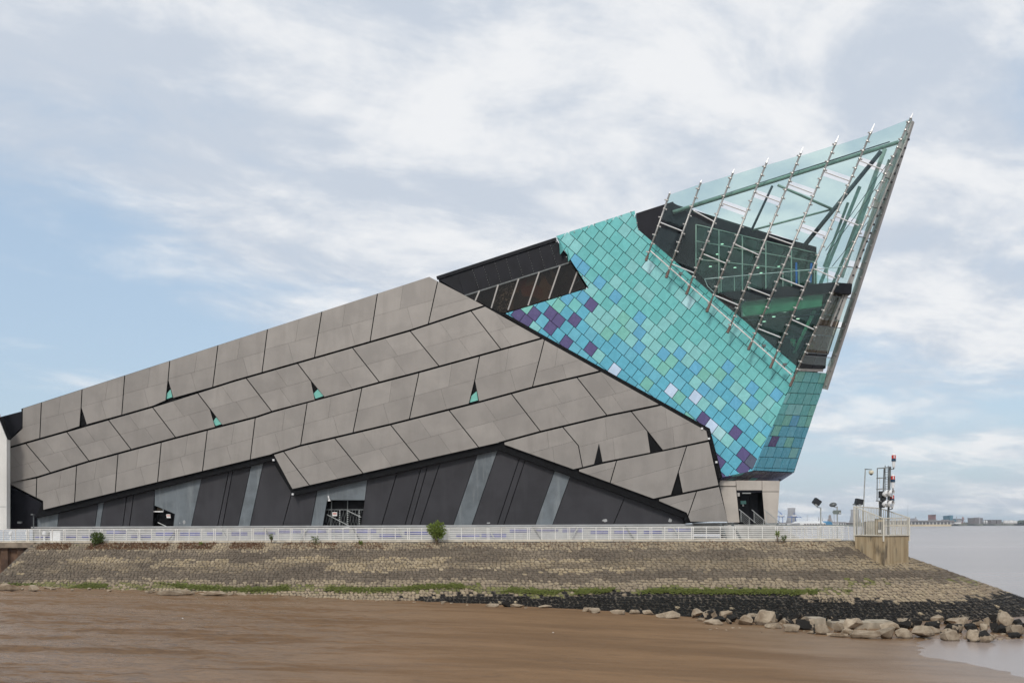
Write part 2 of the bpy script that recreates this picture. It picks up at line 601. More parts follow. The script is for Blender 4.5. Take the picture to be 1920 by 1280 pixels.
M['far_blue'] = pm('distant_blue_paint', (0.05, 0.22, 0.40), 0.7, 0, 0.15, 0.02)
M['far_crane'] = pm('distant_crane_blue', (0.05, 0.13, 0.42), 0.7, 0, 0.1, 0.02)
M['far_teal'] = pm('distant_teal_cladding', (0.05, 0.17, 0.24), 0.7, 0, 0.1, 0.02)
M['far_dark'] = pm('distant_window', (0.10, 0.11, 0.13), 0.6)
M['far_land'] = pm('distant_land', (0.12, 0.125, 0.10), 0.95, 0, 0.35, 0.01)
M['far_pier'] = pm('distant_pier_stone', (0.58, 0.50, 0.36), 0.9, 0, 0.1, 0.02)
M['far_tree'] = pm('distant_trees', (0.06, 0.075, 0.05), 0.95, 0, 0.35, 0.05)
M['far_red'] = pm('distant_red_steel', (0.30, 0.13, 0.11), 0.8)
M['grave'] = pm('gravel_joint', (0.1, 0.09, 0.08), 0.9)

TILE = {
    'teal': (0.155, 0.53, 0.525), 'teal_b': (0.185, 0.56, 0.55), 'teal_c': (0.25, 0.60, 0.60),
    'sea': (0.205, 0.55, 0.475), 'blue': (0.12, 0.46, 0.605), 'blue_b': (0.15, 0.49, 0.625), 'blue_c': (0.13, 0.435, 0.64),
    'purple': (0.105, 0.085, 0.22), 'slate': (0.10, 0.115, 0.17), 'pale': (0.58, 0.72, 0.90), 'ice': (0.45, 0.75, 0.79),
}
for k_, c_ in TILE.items():
    M['t_' + k_] = pm('tile_' + k_, c_, 0.27, 0.0, 0.045, 1.6, 4, obj_var=0.06, bump=0.015, bscale=40, spec=0.45,
                      streak=((c_[0] * .85, c_[1] * .88, c_[2] * .9), 2.5, 0.35))


def special_mats():
    # box wall: tan concrete with shutter lines and dark runs
    m, g = new_mat('stained_shuttered_concrete')
    pos = g.n('ShaderNodeNewGeometry').outputs['Position']
    mp = g.n('ShaderNodeMapping', {'Vector': pos, 'Scale': (5, 5, 0.25)}).outputs[0]
    n1 = g.noise(mp, 1.0, 6.0, 0.6)
    n2 = g.noise(pos, 1.1, 5.0, 0.6)
    mp3 = g.n('ShaderNodeMapping', {'Vector': pos, 'Scale': (1.6, 1.6, 0.5)}).outputs[0]
    n3 = g.noise(mp3, 1.0, 3.0)
    col = g.mix(g.ramp(n1, 0.3, 0.7), (0.30, 0.22, 0.125), (0.50, 0.395, 0.255))
    col = g.mix(g.m('MULTIPLY', g.ramp(n3, 0.5, 0.68), 0.75), col, (0.075, 0.06, 0.045))
    col = g.mix(g.m('MULTIPLY', g.ramp(n2, 0.5, 0.7), 0.3), col, (0.36, 0.32, 0.22))
    bp = g.n('ShaderNodeBump', {'Strength': 0.35, 'Distance': 0.03, 'Height': n1})
    bs = g.n('ShaderNodeBsdfPrincipled', {'Base Color': col, 'Roughness': 0.85, 'Normal': bp.outputs[0]})
    M['boxwall'] = finish(m, g, bs.outputs[0])

    # warm reflection painted on a panel behind the clerestory glass: soft tan and dark shapes
    m, g = new_mat('tan_painted_reflection')
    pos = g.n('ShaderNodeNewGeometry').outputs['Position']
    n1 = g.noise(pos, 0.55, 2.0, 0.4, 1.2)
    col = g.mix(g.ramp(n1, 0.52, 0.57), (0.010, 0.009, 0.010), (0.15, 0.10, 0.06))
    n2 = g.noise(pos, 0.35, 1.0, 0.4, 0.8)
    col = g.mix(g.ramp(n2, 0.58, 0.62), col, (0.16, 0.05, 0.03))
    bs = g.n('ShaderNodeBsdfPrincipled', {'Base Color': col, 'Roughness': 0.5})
    M['warm_reflection'] = finish(m, g, bs.outputs[0])

    # pane with its rippled white reflection painted into the colour
    m, g = new_mat('painted_reflection_pane')
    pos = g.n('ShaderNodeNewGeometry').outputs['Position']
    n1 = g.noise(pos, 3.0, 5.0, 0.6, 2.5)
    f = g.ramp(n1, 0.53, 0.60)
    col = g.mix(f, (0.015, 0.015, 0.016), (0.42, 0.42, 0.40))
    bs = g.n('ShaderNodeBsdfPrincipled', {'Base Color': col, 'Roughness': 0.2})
    M['ripple_reflection'] = finish(m, g, bs.outputs[0])

    # boulders: pale limestone with weed-black undersides by their own patches
    for nm, amount in (('boulder_pale', 0.0), ('boulder_part_black', 0.5), ('boulder_black', 0.9)):
        m, g = new_mat(nm)
        tcn = g.n('ShaderNodeTexCoord')
        pos = g.n('ShaderNodeNewGeometry').outputs['Position']
        oi = g.n('ShaderNodeObjectInfo').outputs['Random']
        n1 = g.noise(pos, 1.7, 7.0, 0.65)
        n2 = g.noise(pos, 6.0, 5.0, 0.6)
        col = g.mix(g.ramp(n1, 0.3, 0.7), (0.235, 0.18, 0.125), (0.43, 0.355, 0.265))
        k = g.m('ADD', g.m('MULTIPLY', oi, 0.3), 0.84)
        cc = g.n('ShaderNodeCombineXYZ', {0: k, 1: k, 2: k}).outputs[0]
        col = g.mix(1.0, col, cc, 'MULTIPLY')
        col = g.mix(g.m('MULTIPLY', g.ramp(n2, 0.52, 0.7), 0.45), col, (0.18, 0.135, 0.095))
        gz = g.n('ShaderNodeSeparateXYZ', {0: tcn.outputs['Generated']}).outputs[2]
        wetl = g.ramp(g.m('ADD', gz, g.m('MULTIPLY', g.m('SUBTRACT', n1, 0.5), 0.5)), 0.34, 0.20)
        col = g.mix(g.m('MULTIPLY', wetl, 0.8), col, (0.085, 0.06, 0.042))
        rough = 0.85
        if amount:
            n3 = g.noise(pos, 0.95, 6.0, 0.6)
            th = 0.62 - 0.22 * amount
            f = g.ramp(n3, th - 0.02, th + 0.02)
            col = g.mix(f, col, (0.016, 0.014, 0.012))
        bp = g.n('ShaderNodeBump', {'Strength': 0.6, 'Distance': 0.06, 'Height': g.noise(pos, 7.0, 8.0, 0.65)})
        bs = g.n('ShaderNodeBsdfPrincipled', {'Base Color': col, 'Roughness': rough, 'Specular IOR Level': 0.3, 'Normal': bp.outputs[0]})
        M[nm] = finish(m, g, bs.outputs[0])

    # mud: brown, wet in patches, with fine flow marks
    m, g = new_mat('estuary_mud')
    pos = g.n('ShaderNodeNewGeometry').outputs['Position']
    sx = g.n('ShaderNodeSeparateXYZ', {0: pos})
    X, Y, Z = sx.outputs
    mp = g.n('ShaderNodeMapping', {'Vector': pos, 'Scale': (0.35, 1.3, 1.0), 'Rotation': (0, 0, 0.10)}).outputs[0]
    n1 = g.noise(mp, 0.30, 6.0, 0.6, 0.4)
    n2 = g.noise(mp, 1.6, 8.0, 0.65, 0.8)
    n4 = g.noise(mp, 7.0, 6.0, 0.65, 1.0)
    col = g.mix(g.ramp(n1, 0.3, 0.7), (0.185, 0.110, 0.058), (0.258, 0.156, 0.083))
    col = g.mix(g.m('MULTIPLY', g.ramp(n2, 0.52, 0.72), 0.5), col, (0.11, 0.07, 0.045))
    n6 = g.noise(g.n('ShaderNodeMapping', {'Vector': pos, 'Scale': (0.22, 1.9, 1.0), 'Rotation': (0, 0, 0.16)}).outputs[0], 0.8, 8.0, 0.62, 0.6)
    col = g.mix(g.m('MULTIPLY', g.ramp(n6, 0.54, 0.72), 0.22), col, (0.13, 0.085, 0.055))
    # torn edges of the drying skin on the side away from the water
    side = g.ramp(X, -3.0, -13.0)
    near = g.ramp(Y, 62.0, 46.0)
    mpc = g.n('ShaderNodeMapping', {'Vector': pos, 'Scale': (0.5, 1.5, 1.0), 'Rotation': (0, 0, -0.12)}).outputs[0]
    n5 = g.noise(mpc, 1.1, 10.0, 0.72, 1.2)
    crack = g.m('MULTIPLY', g.ramp(g.m('ABSOLUTE', g.m('SUBTRACT', n5, 0.5)), 0.028, 0.0), g.m('MULTIPLY', side, near))
    col = g.mix(g.m('MULTIPLY', crack, 0.7), col, (0.06, 0.04, 0.03))
    # wetness: a sheet of standing film towards the quay end, and near the water's edge
    wl = g.m('MULTIPLY', g.ramp(X, 2.0, -16.0), g.ramp(g.m('ADD', n1, g.m('MULTIPLY', n2, 0.7)), 0.74, 0.92))
    wl2 = g.m('MULTIPLY', g.ramp(g.m('ADD', X, g.m('MULTIPLY', n1, 10.0)), 14.0, 26.0), 0.9)
    wet = g.m('MAXIMUM', wl, wl2)
    rough = g.m('SUBTRACT', 0.62, g.m('MULTIPLY', wet, 0.36))
    mpr = g.n('ShaderNodeMapping', {'Vector': pos, 'Scale': (1.1, 5.0, 1.0), 'Rotation': (0, 0, 0.2)}).outputs[0]
    n7 = g.noise(mpr, 1.0, 4.0, 0.6, 0.6)
    n8 = g.noise(pos, 3.5, 6.0, 0.7)
    col = g.mix(g.m('MULTIPLY', g.ramp(n7, 0.5, 0.72), 0.28), col, (0.12, 0.076, 0.046))
    col = g.mix(g.m('MULTIPLY', g.ramp(n8, 0.60, 0.72), 0.40), col, (0.10, 0.065, 0.042))
    n2 = g.m('ADD', n2, g.m('MULTIPLY', n7, 0.5))
    hgt = g.m('ADD', g.m('MULTIPLY', n2, 0.5), g.m('ADD', g.m('MULTIPLY', n4, 0.16), g.m('MULTIPLY', g.m('MULTIPLY', n5, side), 0.8)))
    bp = g.n('ShaderNodeBump', {'Strength': 0.9, 'Distance': 0.12, 'Height': hgt})
    bs = g.n('ShaderNodeBsdfPrincipled', {'Base Color': col, 'Roughness': rough, 'Specular IOR Level': g.m('ADD', 0.10, g.m('MULTIPLY', wet, 0.5)), 'Normal': bp.outputs[0]})
    M['mud'] = finish(m, g, bs.outputs[0])

    # silty water, smoothed by a long exposure's worth of calm
    m, g = new_mat('silty_water')
    pos = g.n('ShaderNodeNewGeometry').outputs['Position']
    mp = g.n('ShaderNodeMapping', {'Vector': pos, 'Scale': (0.05, 0.22, 1.0)}).outputs[0]
    n1 = g.noise(mp, 1.0, 6.0, 0.6, 0.3)
    mpb = g.n('ShaderNodeMapping', {'Vector': pos, 'Scale': (0.004, 0.02, 1.0)}).outputs[0]
    n2 = g.noise(mpb, 1.0, 5.0, 0.6, 0.3)
    col = g.mix(g.ramp(n2, 0.35, 0.65), (0.25, 0.20, 0.175), (0.33, 0.27, 0.24))
    bp = g.n('ShaderNodeBump', {'Strength': 0.10, 'Distance': 0.25, 'Height': n1})
    bs = g.n('ShaderNodeBsdfPrincipled', {'Base Color': col, 'Roughness': 0.24, 'Specular IOR Level': 0.5, 'IOR': 1.33, 'Normal': bp.outputs[0]})
    M['water'] = finish(m, g, bs.outputs[0])


special_mats()

# ------------------------------------------------------------------ ground: mud, water, promenade
ZW = -5.42


def lerp_table(x, t):
    if x <= t[0][0]:
        return t[0][1]
    for (x0, y0), (x1, y1) in zip(t, t[1:]):
        if x <= x1:
            return y0 + (y1 - y0) * (x - x0) / (x1 - x0)
    return t[-1][1]


MUD_T = [(-60, -9.5), (-8, -6.2), (0, ZW), (3, -5.2), (7, -5.04), (22, -4.2), (58, -3.1), (200, -2.8)]


def mud_z(X, Y, fine=True):
    xb = 21.1 + (53.8 - Y) * 0.05
    yb = 53.8 + 0.1 * (X - 21)
    d1, d2 = xb - X, (Y - yb) * 0.8
    d = max(d1, d2)
    if abs(d1 - d2) < 4:
        d += (4 - abs(d1 - d2)) ** 2 / 16
    d = min(d, (42.0 - X) * 1.2 + 2)
    z = lerp_table(d, MUD_T)
    if fine:
        z += 0.10 * (noise.noise(Vector((X * 0.10, Y * 0.22, 1.3)))) + 0.035 * noise.noise(Vector((X * 0.5, Y * 1.1, 5.0)))
        if X < 2:
            k = min(1, (2 - X) / 14)
            z += k * 0.10 * (noise.noise(Vector((X * 0.9, Y * 1.7, 9.0))) + 0.5 * noise.noise(Vector((X * 2.1, Y * 4.0, 2.0))))
    return z


def ground_pt(u, v):
    """sight line meets the mud"""
    dx, dz = ray(u, v)
    lo, hi = 15.0, 110.0
    for _ in range(40):
        y = (lo + hi) / 2
        if ZC + y * dz > mud_z(y * dx, y, False):
            lo = y
        else:
            hi = y
    return Vector((y * dx, y, mud_z(y * dx, y, False)))


def grid_mesh(name, xs, ys, zf, mat):
    vs = [(x, y, zf(x, y)) for y in ys for x in xs]
    nx = len(xs)
    fs = [(j * nx + i, j * nx + i + 1, (j + 1) * nx + i + 1, (j + 1) * nx + i) for j in range(len(ys) - 1) for i in range(nx - 1)]
    return mk(name, vs, fs, mat, origin=(0, 0, 0), smooth=True)


xs_ = [-120, -90, -70] + [-56 + i * 0.34 for i in range(330)] + [60, 80, 120]
ys_ = [-40, -10, 8, 18] + [22 + i * 0.30 for i in range(205)] + [90]
o = grid_mesh('mud', xs_, ys_, mud_z, M['mud'])
kind(o, 'structure', 'brown estuary mud below the stone bank')

o = mk('water', [(-3200, -120, ZW), (3200, -120, ZW), (3200, 3300, ZW), (-3200, 3300, ZW)], [(0, 1, 2, 3)], M['water'], origin=(0, 0, ZW))
kind(o, 'structure', 'flat silty brown estuary water')

# promenade deck behind the railing, on the headland
R_ARC, XA = 3.0, 24.0
SLOPE = 1.9


def crest(s):
    """point and outward normal along the crest; s < 0: straight (metres back from the corner), s >= 0: angle round the corner then on"""
    nn = Vector((-0.0886, -1.0, 0)).normalized()
    tt = Vector((1.0, -0.0886, 0)).normalized()
    pc = Vector((XA, rail_y(XA) - 0.3, 0))
    if s <= 0:
        return pc + tt * s, nn
    c = pc - nn * R_ARC
    a0 = math.atan2(nn.y, nn.x)
    return c + Vector((math.cos(a0 + s), math.sin(a0 + s), 0)) * R_ARC, Vector((math.cos(a0 + s), math.sin(a0 + s), 0))


ARC_MAX = math.radians(118)
S_MIN = -(XA + 39.2) / Vector((1.0, -0.0886, 0)).normalized().x


def slope_k(s):
    """the bank flattens as it turns the corner"""
    t = max(0.0, min(1.0, s / math.radians(85)))
    return SLOPE + 0.76 * t * t * (3 - 2 * t)


def slope_pt(s, d):
    c, n = crest(s)
    return c + n * (slope_k(s) * d) + Vector((0, 0, -d))


stations = [S_MIN + (0 - S_MIN) * i / 40 for i in range(41)] + [ARC_MAX * i / 24 for i in range(1, 25)]
vs, fs = [], []
for s in stations:
    vs += [slope_pt(s, 0.02), slope_pt(s, 6.9)]
for i in range(len(stations) - 1):
    fs.append((2 * i, 2 * i + 1, 2 * i + 3, 2 * i + 2))
bank = mk('embankment', vs, fs, M['joint'], origin=(0, rail_y(0), -6))
kind(bank, 'structure', 'sloping bank of pitched stone below the white railing')

deck = [slope_pt(s, 0.0) for s in stations]
deck = [Vector((p.x, p.y, 0.0)) for p in deck]
last = deck[-1]
deck += [Vector((last.x - 20, 130, 0)), Vector((-46.5, 130, 0)), Vector((-46.5, rail_y(-46.5) - 0.3, 0)), Vector((-39.2, rail_y(-39.2) - 0.3, 0))]
b = MB()
b.prism(list(reversed(deck)), [p + Vector((0, 0, -0.3)) for p in reversed(deck)])
o = b.build('promenade', M['tread'], origin=(0, 80, 0))
kind(o, 'structure', 'level paved promenade behind the railing')

# pale kerb under the railing
k0, k1 = Vector((-46.4, rail_y(-46.4) - 0.12, 0)), Vector((25.0, rail_y(25.0) - 0.12, 0))
b = MB().bar(k0 + Vector((0, 0, 0.06)), k1 + Vector((0, 0, 0.06)), 0.26, 0.14)
o = b.build('kerb', M['kerb'])
kind(o, 'structure', 'pale kerb at the foot of the railing')


# ------------------------------------------------------------------ pitched stones on the bank
def lerp3(a, b, t):
    t = max(0.0, min(1.0, t))
    return tuple(a[i] + (b[i] - a[i]) * t for i in range(3))


PALE, MID, DARK, GREEN, BLACK, PINK, BUFF = ((.40, .32, .215), (.255, .205, .15), (.15, .119, .089), (.15, .155, .045), (.016, .014, .012),
                                             (.32, .25, .175), (.37, .29, .185))


def stone_tone(q, d, s):
    """weathering zones by height above the mud: bleached, dark, algae, weed"""
    X = q.x
    wob = 0.30 * noise.noise(Vector((X * 0.13, q.y * 0.13, 2.0))) + 0.20 * noise.noise(Vector((X * 0.55, q.y * 0.4, 7.0))) + random.gauss(0, 0.07)
    e = d + wob
    patch = noise.noise(Vector((X * 0.22, d * 0.9, 4.0)))
    blocky = noise.cell(Vector((math.floor((X + d * 1.6) * 0.36), math.floor(d * 2.6), 3.0)))
    grn = 3.02 + 0.0055 * (X + 39)
    blk = 3.72 + (0.40 if X > 20 else 0.0) - 0.35 * max(0, min(1, (X + 4) / 14)) * (1 if X < 20 else 0) + 0.0
    if X < -2:
        blk += (-2 - X) * 0.05
    if s > 0:
        blk = 3.80 + 0.22 * math.sin(s * 2.6)
        grn = 2.75
    if e > blk + 0.05 * random.gauss(0, 1):
        if random.random() < 0.012:
            return PALE, 1.0
        return BLACK, 0.32
    if abs(e - grn - 0.12) < 0.21 and random.random() < (0.8 + patch if s <= 0 else 0.28 + patch):
        return lerp3(GREEN, PALE, random.random() * 0.35), 0.8
    if e > grn and (s <= 0 or e > 3.15):
        if s > 0.95:
            return lerp3(MID, PINK, 0.2 + 0.8 * patch + 0.5 * random.random()), 1.0
        return lerp3(PALE, PINK, random.random()), 1.0
    if e < 0.62:
        return lerp3(MID, PALE, 0.45 + 0.8 * noise.noise(Vector((X * 0.9, d * 2.0, 0.5))) + random.random() * 0.3), 1.0
    if e < 1.25:
        return lerp3(DARK, MID, 0.25 + 0.9 * patch + 0.25 * random.random()), 1.0
    if e < 2.15:
        k = 0.55 + 0.8 * patch + (0.5 if blocky > 0.25 else -0.35 if blocky < -0.2 else 0.1)
        if X > 10:
            k = 0.35 + 0.8 * patch
        return lerp3(DARK, BUFF if random.random() < .5 else PALE, k + 0.2 * random.random()), 1.0
    if e < 2.75:
        return lerp3(DARK, MID, 0.05 + 0.6 * patch + 0.2 * random.random()), 1.0
    if s > 0.75:
        return lerp3(DARK, MID, 0.5 + 0.6 * patch + 0.3 * random.random()), 1.0
    return lerp3(MID, PALE, 0.30 + 0.5 * patch + 0.3 * random.random()), 1.0


def build_stones():
    allv, allf, allc = [], [], []
    cand = []
    d_step = 0.315 / math.sqrt(1 + SLOPE ** 2)
    
    rows = int(6.1 / d_step)
    for r in range(rows):
        d0 = 0.16 + r * d_step
        s = S_MIN + 0.1 + (0.2 if r % 2 else 0)
        while s < ARC_MAX:
            d = d0 + random.gauss(0, 0.014) + 0.05 * noise.noise(Vector((s * (0.5 if s < 0 else 3.0), d0 * .7, 6.0)))
            wide = (0.345 if d > 1.2 else 0.30) * random.uniform(0.72, 1.30) * (0.80 + 0.20 * max(0.0, min(1.0, (s + 34) / 26)))
            rad = R_ARC + slope_k(s) * d
            adv = wide if s < 0 else wide / rad
            sm = s + adv / 2
            if s < 0 and s + adv > 0:
                sm = sm if sm <= 0 else sm / rad
                s = (s + adv) / rad
            else:
                s += adv
            q = slope_pt(sm, d)
            if s <= 0:
                zm = mud_z(q.x, q.y, False)
            else:
                zm = min(mud_z(q.x, q.y, False), -4.9)
            if q.z < zm - 0.25:
                continue
            c, n = crest(sm)
            t = Vector((-n.y, n.x, 0))                       # along the bank
            dn = (n * slope_k(sm) + Vector((0, 0, -1))).normalized()   # down the slope
            up = t.cross(dn)
            if up.z < 0:
                up = -up
            col, hk = stone_tone(q, d, sm)
            kf = random.uniform(0.74, 0.97)
            col = tuple(x * kf for x in col)
            hw, hl = wide * 0.5 * 1.05, 0.315 * 0.5 * random.uniform(0.98, 1.16) * math.sqrt(1 + slope_k(sm) ** 2) / math.sqrt(1 + SLOPE ** 2)
            hgt = random.uniform(0.03, 0.085) * hk
            tilt = random.gauss(0, 0.10)
            skew = 0.08 * random.random()
            n_ = 7
            ring = []
            off = random.random() * 6.28
            for i in range(n_):
                a = off + 2 * math.pi * i / n_
                rr = random.uniform(0.88, 1.10)
                # squarish
                ca, sa = math.cos(a), math.sin(a)
                sq = 1.0 / max(abs(ca), abs(sa)) * 0.45 + 0.55
                ring.append((ca * hw * rr * sq * 0.97 + sa * skew, sa * hl * rr * sq * 0.97))
            base = [q + t * x + dn * y - up * 0.06 for x, y in ring]
            mid = [q + t * x * 0.97 + dn * y * 0.97 + up * (hgt * 0.55 + tilt * x * 0.4) for x, y in ring]
            top = [q + t * x * 0.66 + dn * y * 0.66 + up * (hgt + tilt * x + random.gauss(0, 0.008)) for x, y in ring]
            vv = base + mid + top
            ff = []
            for k in range(2):
                for i in range(n_):
                    j = (i + 1) % n_
                    ff.append((k * n_ + i, k * n_ + j, (k + 1) * n_ + j, (k + 1) * n_ + i))
            ff.append(tuple(2 * n_ + i for i in range(n_)))
            # apparent size decides which are single objects
            dist = q.y
            view = (Vector((0, 0, ZC)) - q).normalized()
            app = wide * 0.315 * max(0, up.dot(view)) / dist ** 2
            hid = q.z < mud_z(q.x, q.y, False) + 0.1 or (26.0 < q.x < 29.2 and 68.2 < q.y < 72)
            cand.append((0 if hid else app * (2.0 if hk > 0.9 else 0.2), vv, ff, col, q))
    cand.sort(key=lambda x: -x[0])
    for i, (sc, vv, ff, col, q) in enumerate(cand):
        if i < 300:
            o = mk('stone', vv, ff, M['stone'], bank, origin=q)
            at = o.data.attributes.new('tone', 'FLOAT_COLOR', 'CORNER')
            at.data.foreach_set('color', [*col, 1.0] * len(o.data.loops))
        else:
            b0 = len(allv)
            allv += vv
            allf += [tuple(b0 + k for k in f) for f in ff]
            allc += [(col, sum(len(f) for f in ff))]
    o = mk('stone_pitching', allv, allf, M['stone'], bank, origin=(0, rail_y(0), -3))
    kind(o, 'stuff')
    at = o.data.attributes.new('tone', 'FLOAT_COLOR', 'CORNER')
    flat = []
    for c, n in allc:
        flat += [*c, 1.0] * n
    at.data.foreach_set('color', flat)


build_stones()


# ------------------------------------------------------------------ the aquarium building
bld = thing('aquarium_building', (-8, 84, 0),
            'sharp-prowed grey building with turquoise tiles and glass nose on the promenade', 'building')

L1 = [(16, 839), (126, 808), (287, 762), (440, 713.6), (600, 668), (767, 620), (904, 575), (960, 557)]
L2 = [(16, 907), (69, 894.5), (165, 865), (329, 820.7), (480, 781.6), (512, 771), (711, 717), (780, 699), (940, 655), (1009, 636), (1060, 621)]
L3 = [(500, 854), (512, 851), (563.5, 835), (733, 795), (900, 753), (1000, 725.7), (1117, 698), (1170, 684)]
L4 = [(930, 832), (936, 830), (1013.5, 809), (1139, 779), (1229, 760.7), (1280, 749)]
L5 = [(1060, 885), (1075, 881), (1131, 867), (1243, 844), (1324, 827), (1350, 821)]
L6 = [(1215, 939), (1225, 936), (1278.5, 925), (1346, 911), (1360, 908)]
ROOF = [(0, 839), (15, 826), (41.5, 802), (42, 764), (805, 517), (960, 467)]
RIGHT = [(805, 517), (872, 553), (945, 591), (1020, 636), (1325, 807), (1347, 905), (1366, 979)]
BOT = [(80, 957), (508, 853), (548, 918), (935, 831), (1075, 881), (1225, 936), (1287, 962), (1294, 979), (1366, 979)]


def sub(line, x0, x1):
    return [(x, y) for x, y in line if x0 + 0.5 < x < x1 - 0.5]


def row_panels(top, bot, outline_clip, seams, gap=0.95):
    """panels of one course: between polylines top and bot, split at seams [(left polyline, right polyline)], clipped by half planes"""
    tp = [(x, y + gap) for x, y in top]
    bt = [(x, y - gap) for x, y in bot]
    out = []
    for i in range(len(seams) - 1):
        lft, rgt = list(seams[i][1]), list(seams[i + 1][0])
        a = meet(lft[0], lft[1], tp); b_ = meet(lft[-2], lft[-1], bt) if len(lft) < 3 else lft[-1]
        c = meet(rgt[0], rgt[1], tp); d = meet(rgt[-2], rgt[-1], bt) if len(rgt) < 3 else rgt[-1]
        pl = [a] + sub(tp, a[0], c[0]) + [c] + rgt[1:-1] + [d] + list(reversed(sub(bt, b_[0], d[0]))) + [b_] + list(reversed(lft[1:-1]))
        for (p, q, sd) in outline_clip:
            pl = cut(pl, p, q, sd)
        if len(pl) >= 3 and abs(area2(pl)) > 25:
            out.append(pl)
    return out


def sm(*pts):
    """a plain seam: same line for both neighbours"""
    return (list(pts), list(pts))


def tri(top, apex, bl, br):
    """seam that opens into a triangular slot at the foot"""
    return ([top, apex, bl], [top, apex, br])


def right_of(i):
    return (RIGHT[i], RIGHT[i + 1], 1)


slots = []      # triangular openings: (apex, left foot, right foot, teal?)


def T(top, apex, bl, br, teal):
    slots.append((apex, bl, br, teal))
    return tri(top, apex, bl, br)


rows = []
# course 1
rows.append((row_panels(ROOF, L1, [((15.5, 700), (15.5, 1000), -1), right_of(0), right_of(1)], [
    sm((6, 720), (6, 860)), sm((77.7, 752), (74.6, 820)),
    T((154, 727), (152, 764), (149.5, 799), (162, 796), False),
    sm((234, 701), (228.5, 775)), T((318.5, 673.7), (315, 713), (311, 750.5), (324.5, 746.5), True),
    sm((409, 644), (399, 723.4)), sm((502, 613), (491.5, 695.7)), sm((604, 580), (590, 667.8)), sm((708, 548), (694.5, 636)),
    sm((821, 526), (804, 603)), sm((1000, 450), (1000, 600))]), 0))
# course 2
rows.append((row_panels(L1, L2, [((15, 700), (15, 1000), -1), right_of(1), right_of(2), right_of(3)], [
    sm((2, 800), (2, 950)), sm((50, 833), (94, 885)), sm((124, 808), (168, 865)), sm((203, 786.6), (247, 843.6)), sm((285, 762), (330, 820.7)),
    T((370.5, 736.5), (394, 767), (404, 800.5), (416.5, 797), True), sm((461, 708), (510, 771.4)),
    T((557.5, 680.6), (583.4, 714.4), (591, 749.5), (608, 744.5), True),
    sm((660, 650.7), (711.7, 716.4)), sm((768.7, 620), (822.5, 685)), sm((884, 584), (939, 654)), sm((1060, 540), (1110, 700))]), 1))
# course 3, left part down to the long black edge, right part to course line 3
B3 = [(0, 899.5), (15, 907), (80, 940), (80.5, 957)] + BOT[1:2] + L3[1:]
rows.append((row_panels(L2, B3, [((15.5, 700), (15.5, 1000), -1), right_of(3)], [
    sm((4, 890), (2, 980)), sm((69, 894.5), (67.6, 938)), sm((143.5, 875), (139.7, 941.6)), sm((221, 854), (216, 921)), sm((302, 832.5), (295.5, 903)),
    sm((388.5, 808), (379.7, 882)), sm((478.5, 783.5), (469.5, 858.5)), sm((575.5, 757.5), (563.5, 835)), sm((678, 729.6), (662, 810)),
    sm((785.4, 699.7), (768, 783)), T((899, 668), (890, 713.6), (879.5, 757), (897.4, 752.5), True),
    sm((1019.5, 642), (998.4, 725)), sm((1180, 580), (1160, 690))]), 2))
B4 = [(500, 845), (512, 856), (548, 918), (935, 831)] + L4[1:]
rows.append((row_panels(L3, B4, [((512, 851), (548, 918), -1), right_of(3)], [
    sm((497, 847), (545, 925)), sm((532.4, 847), (580, 909)), sm((629, 823), (680, 886)), sm((733, 797), (784.6, 861)), sm((842.4, 769.4), (895, 835)),
    sm((960, 739.6), (1013.5, 808.5)), sm((1083, 709), (1139, 779.4)), sm((1290, 640), (1340, 760))]), 3))
B5 = [(930, 829), (935, 831), (1075, 881)] + [(1113, 872.6), (1114, 870.5), (1123, 831), (1130, 866.8)] + L5[3:]
slots.append(((1123, 831), (1113.5, 871), (1130, 867), False))
B5s = [(930, 829), (935, 831), (1075, 881)] + L5[2:]
rows.append((row_panels(L4, B5s, [right_of(3), ((1325, 807), (1347, 905), 1)], [
    sm((945, 820), (945.1, 850)), ([(1057, 802.5), (1084.5, 835), (1092.4, 876)],) * 2,
    T((1185, 772.7), (1214, 808), (1220, 848.5), (1242.6, 844), False),
    sm((1370, 730), (1380, 850))]), 4))
B6 = [(1060, 876), (1075, 881), (1225, 936)] + L6[2:]
rows.append((row_panels(L5, B6, [((1325, 807), (1347, 905), 1)], [
    sm((1085, 870), (1085.1, 890)), sm((1155, 867), (1144, 905)), T((1286.5, 839), (1271.7, 885), (1258.6, 927.6), (1279.7, 924), False),
    sm((1380, 800), (1380, 930))]), 5))
B7 = [(1210, 931), (1225, 936), (1287, 962), (1294, 979), (1400, 979.5)]
rows.append((row_panels(L6, B7, [((1347, 905), (1366, 979), 1)], [
    sm((1235, 925), (1235.1, 945)), sm((1306, 921), (1291, 964)), sm((1420, 890), (1420, 990))]), 6))


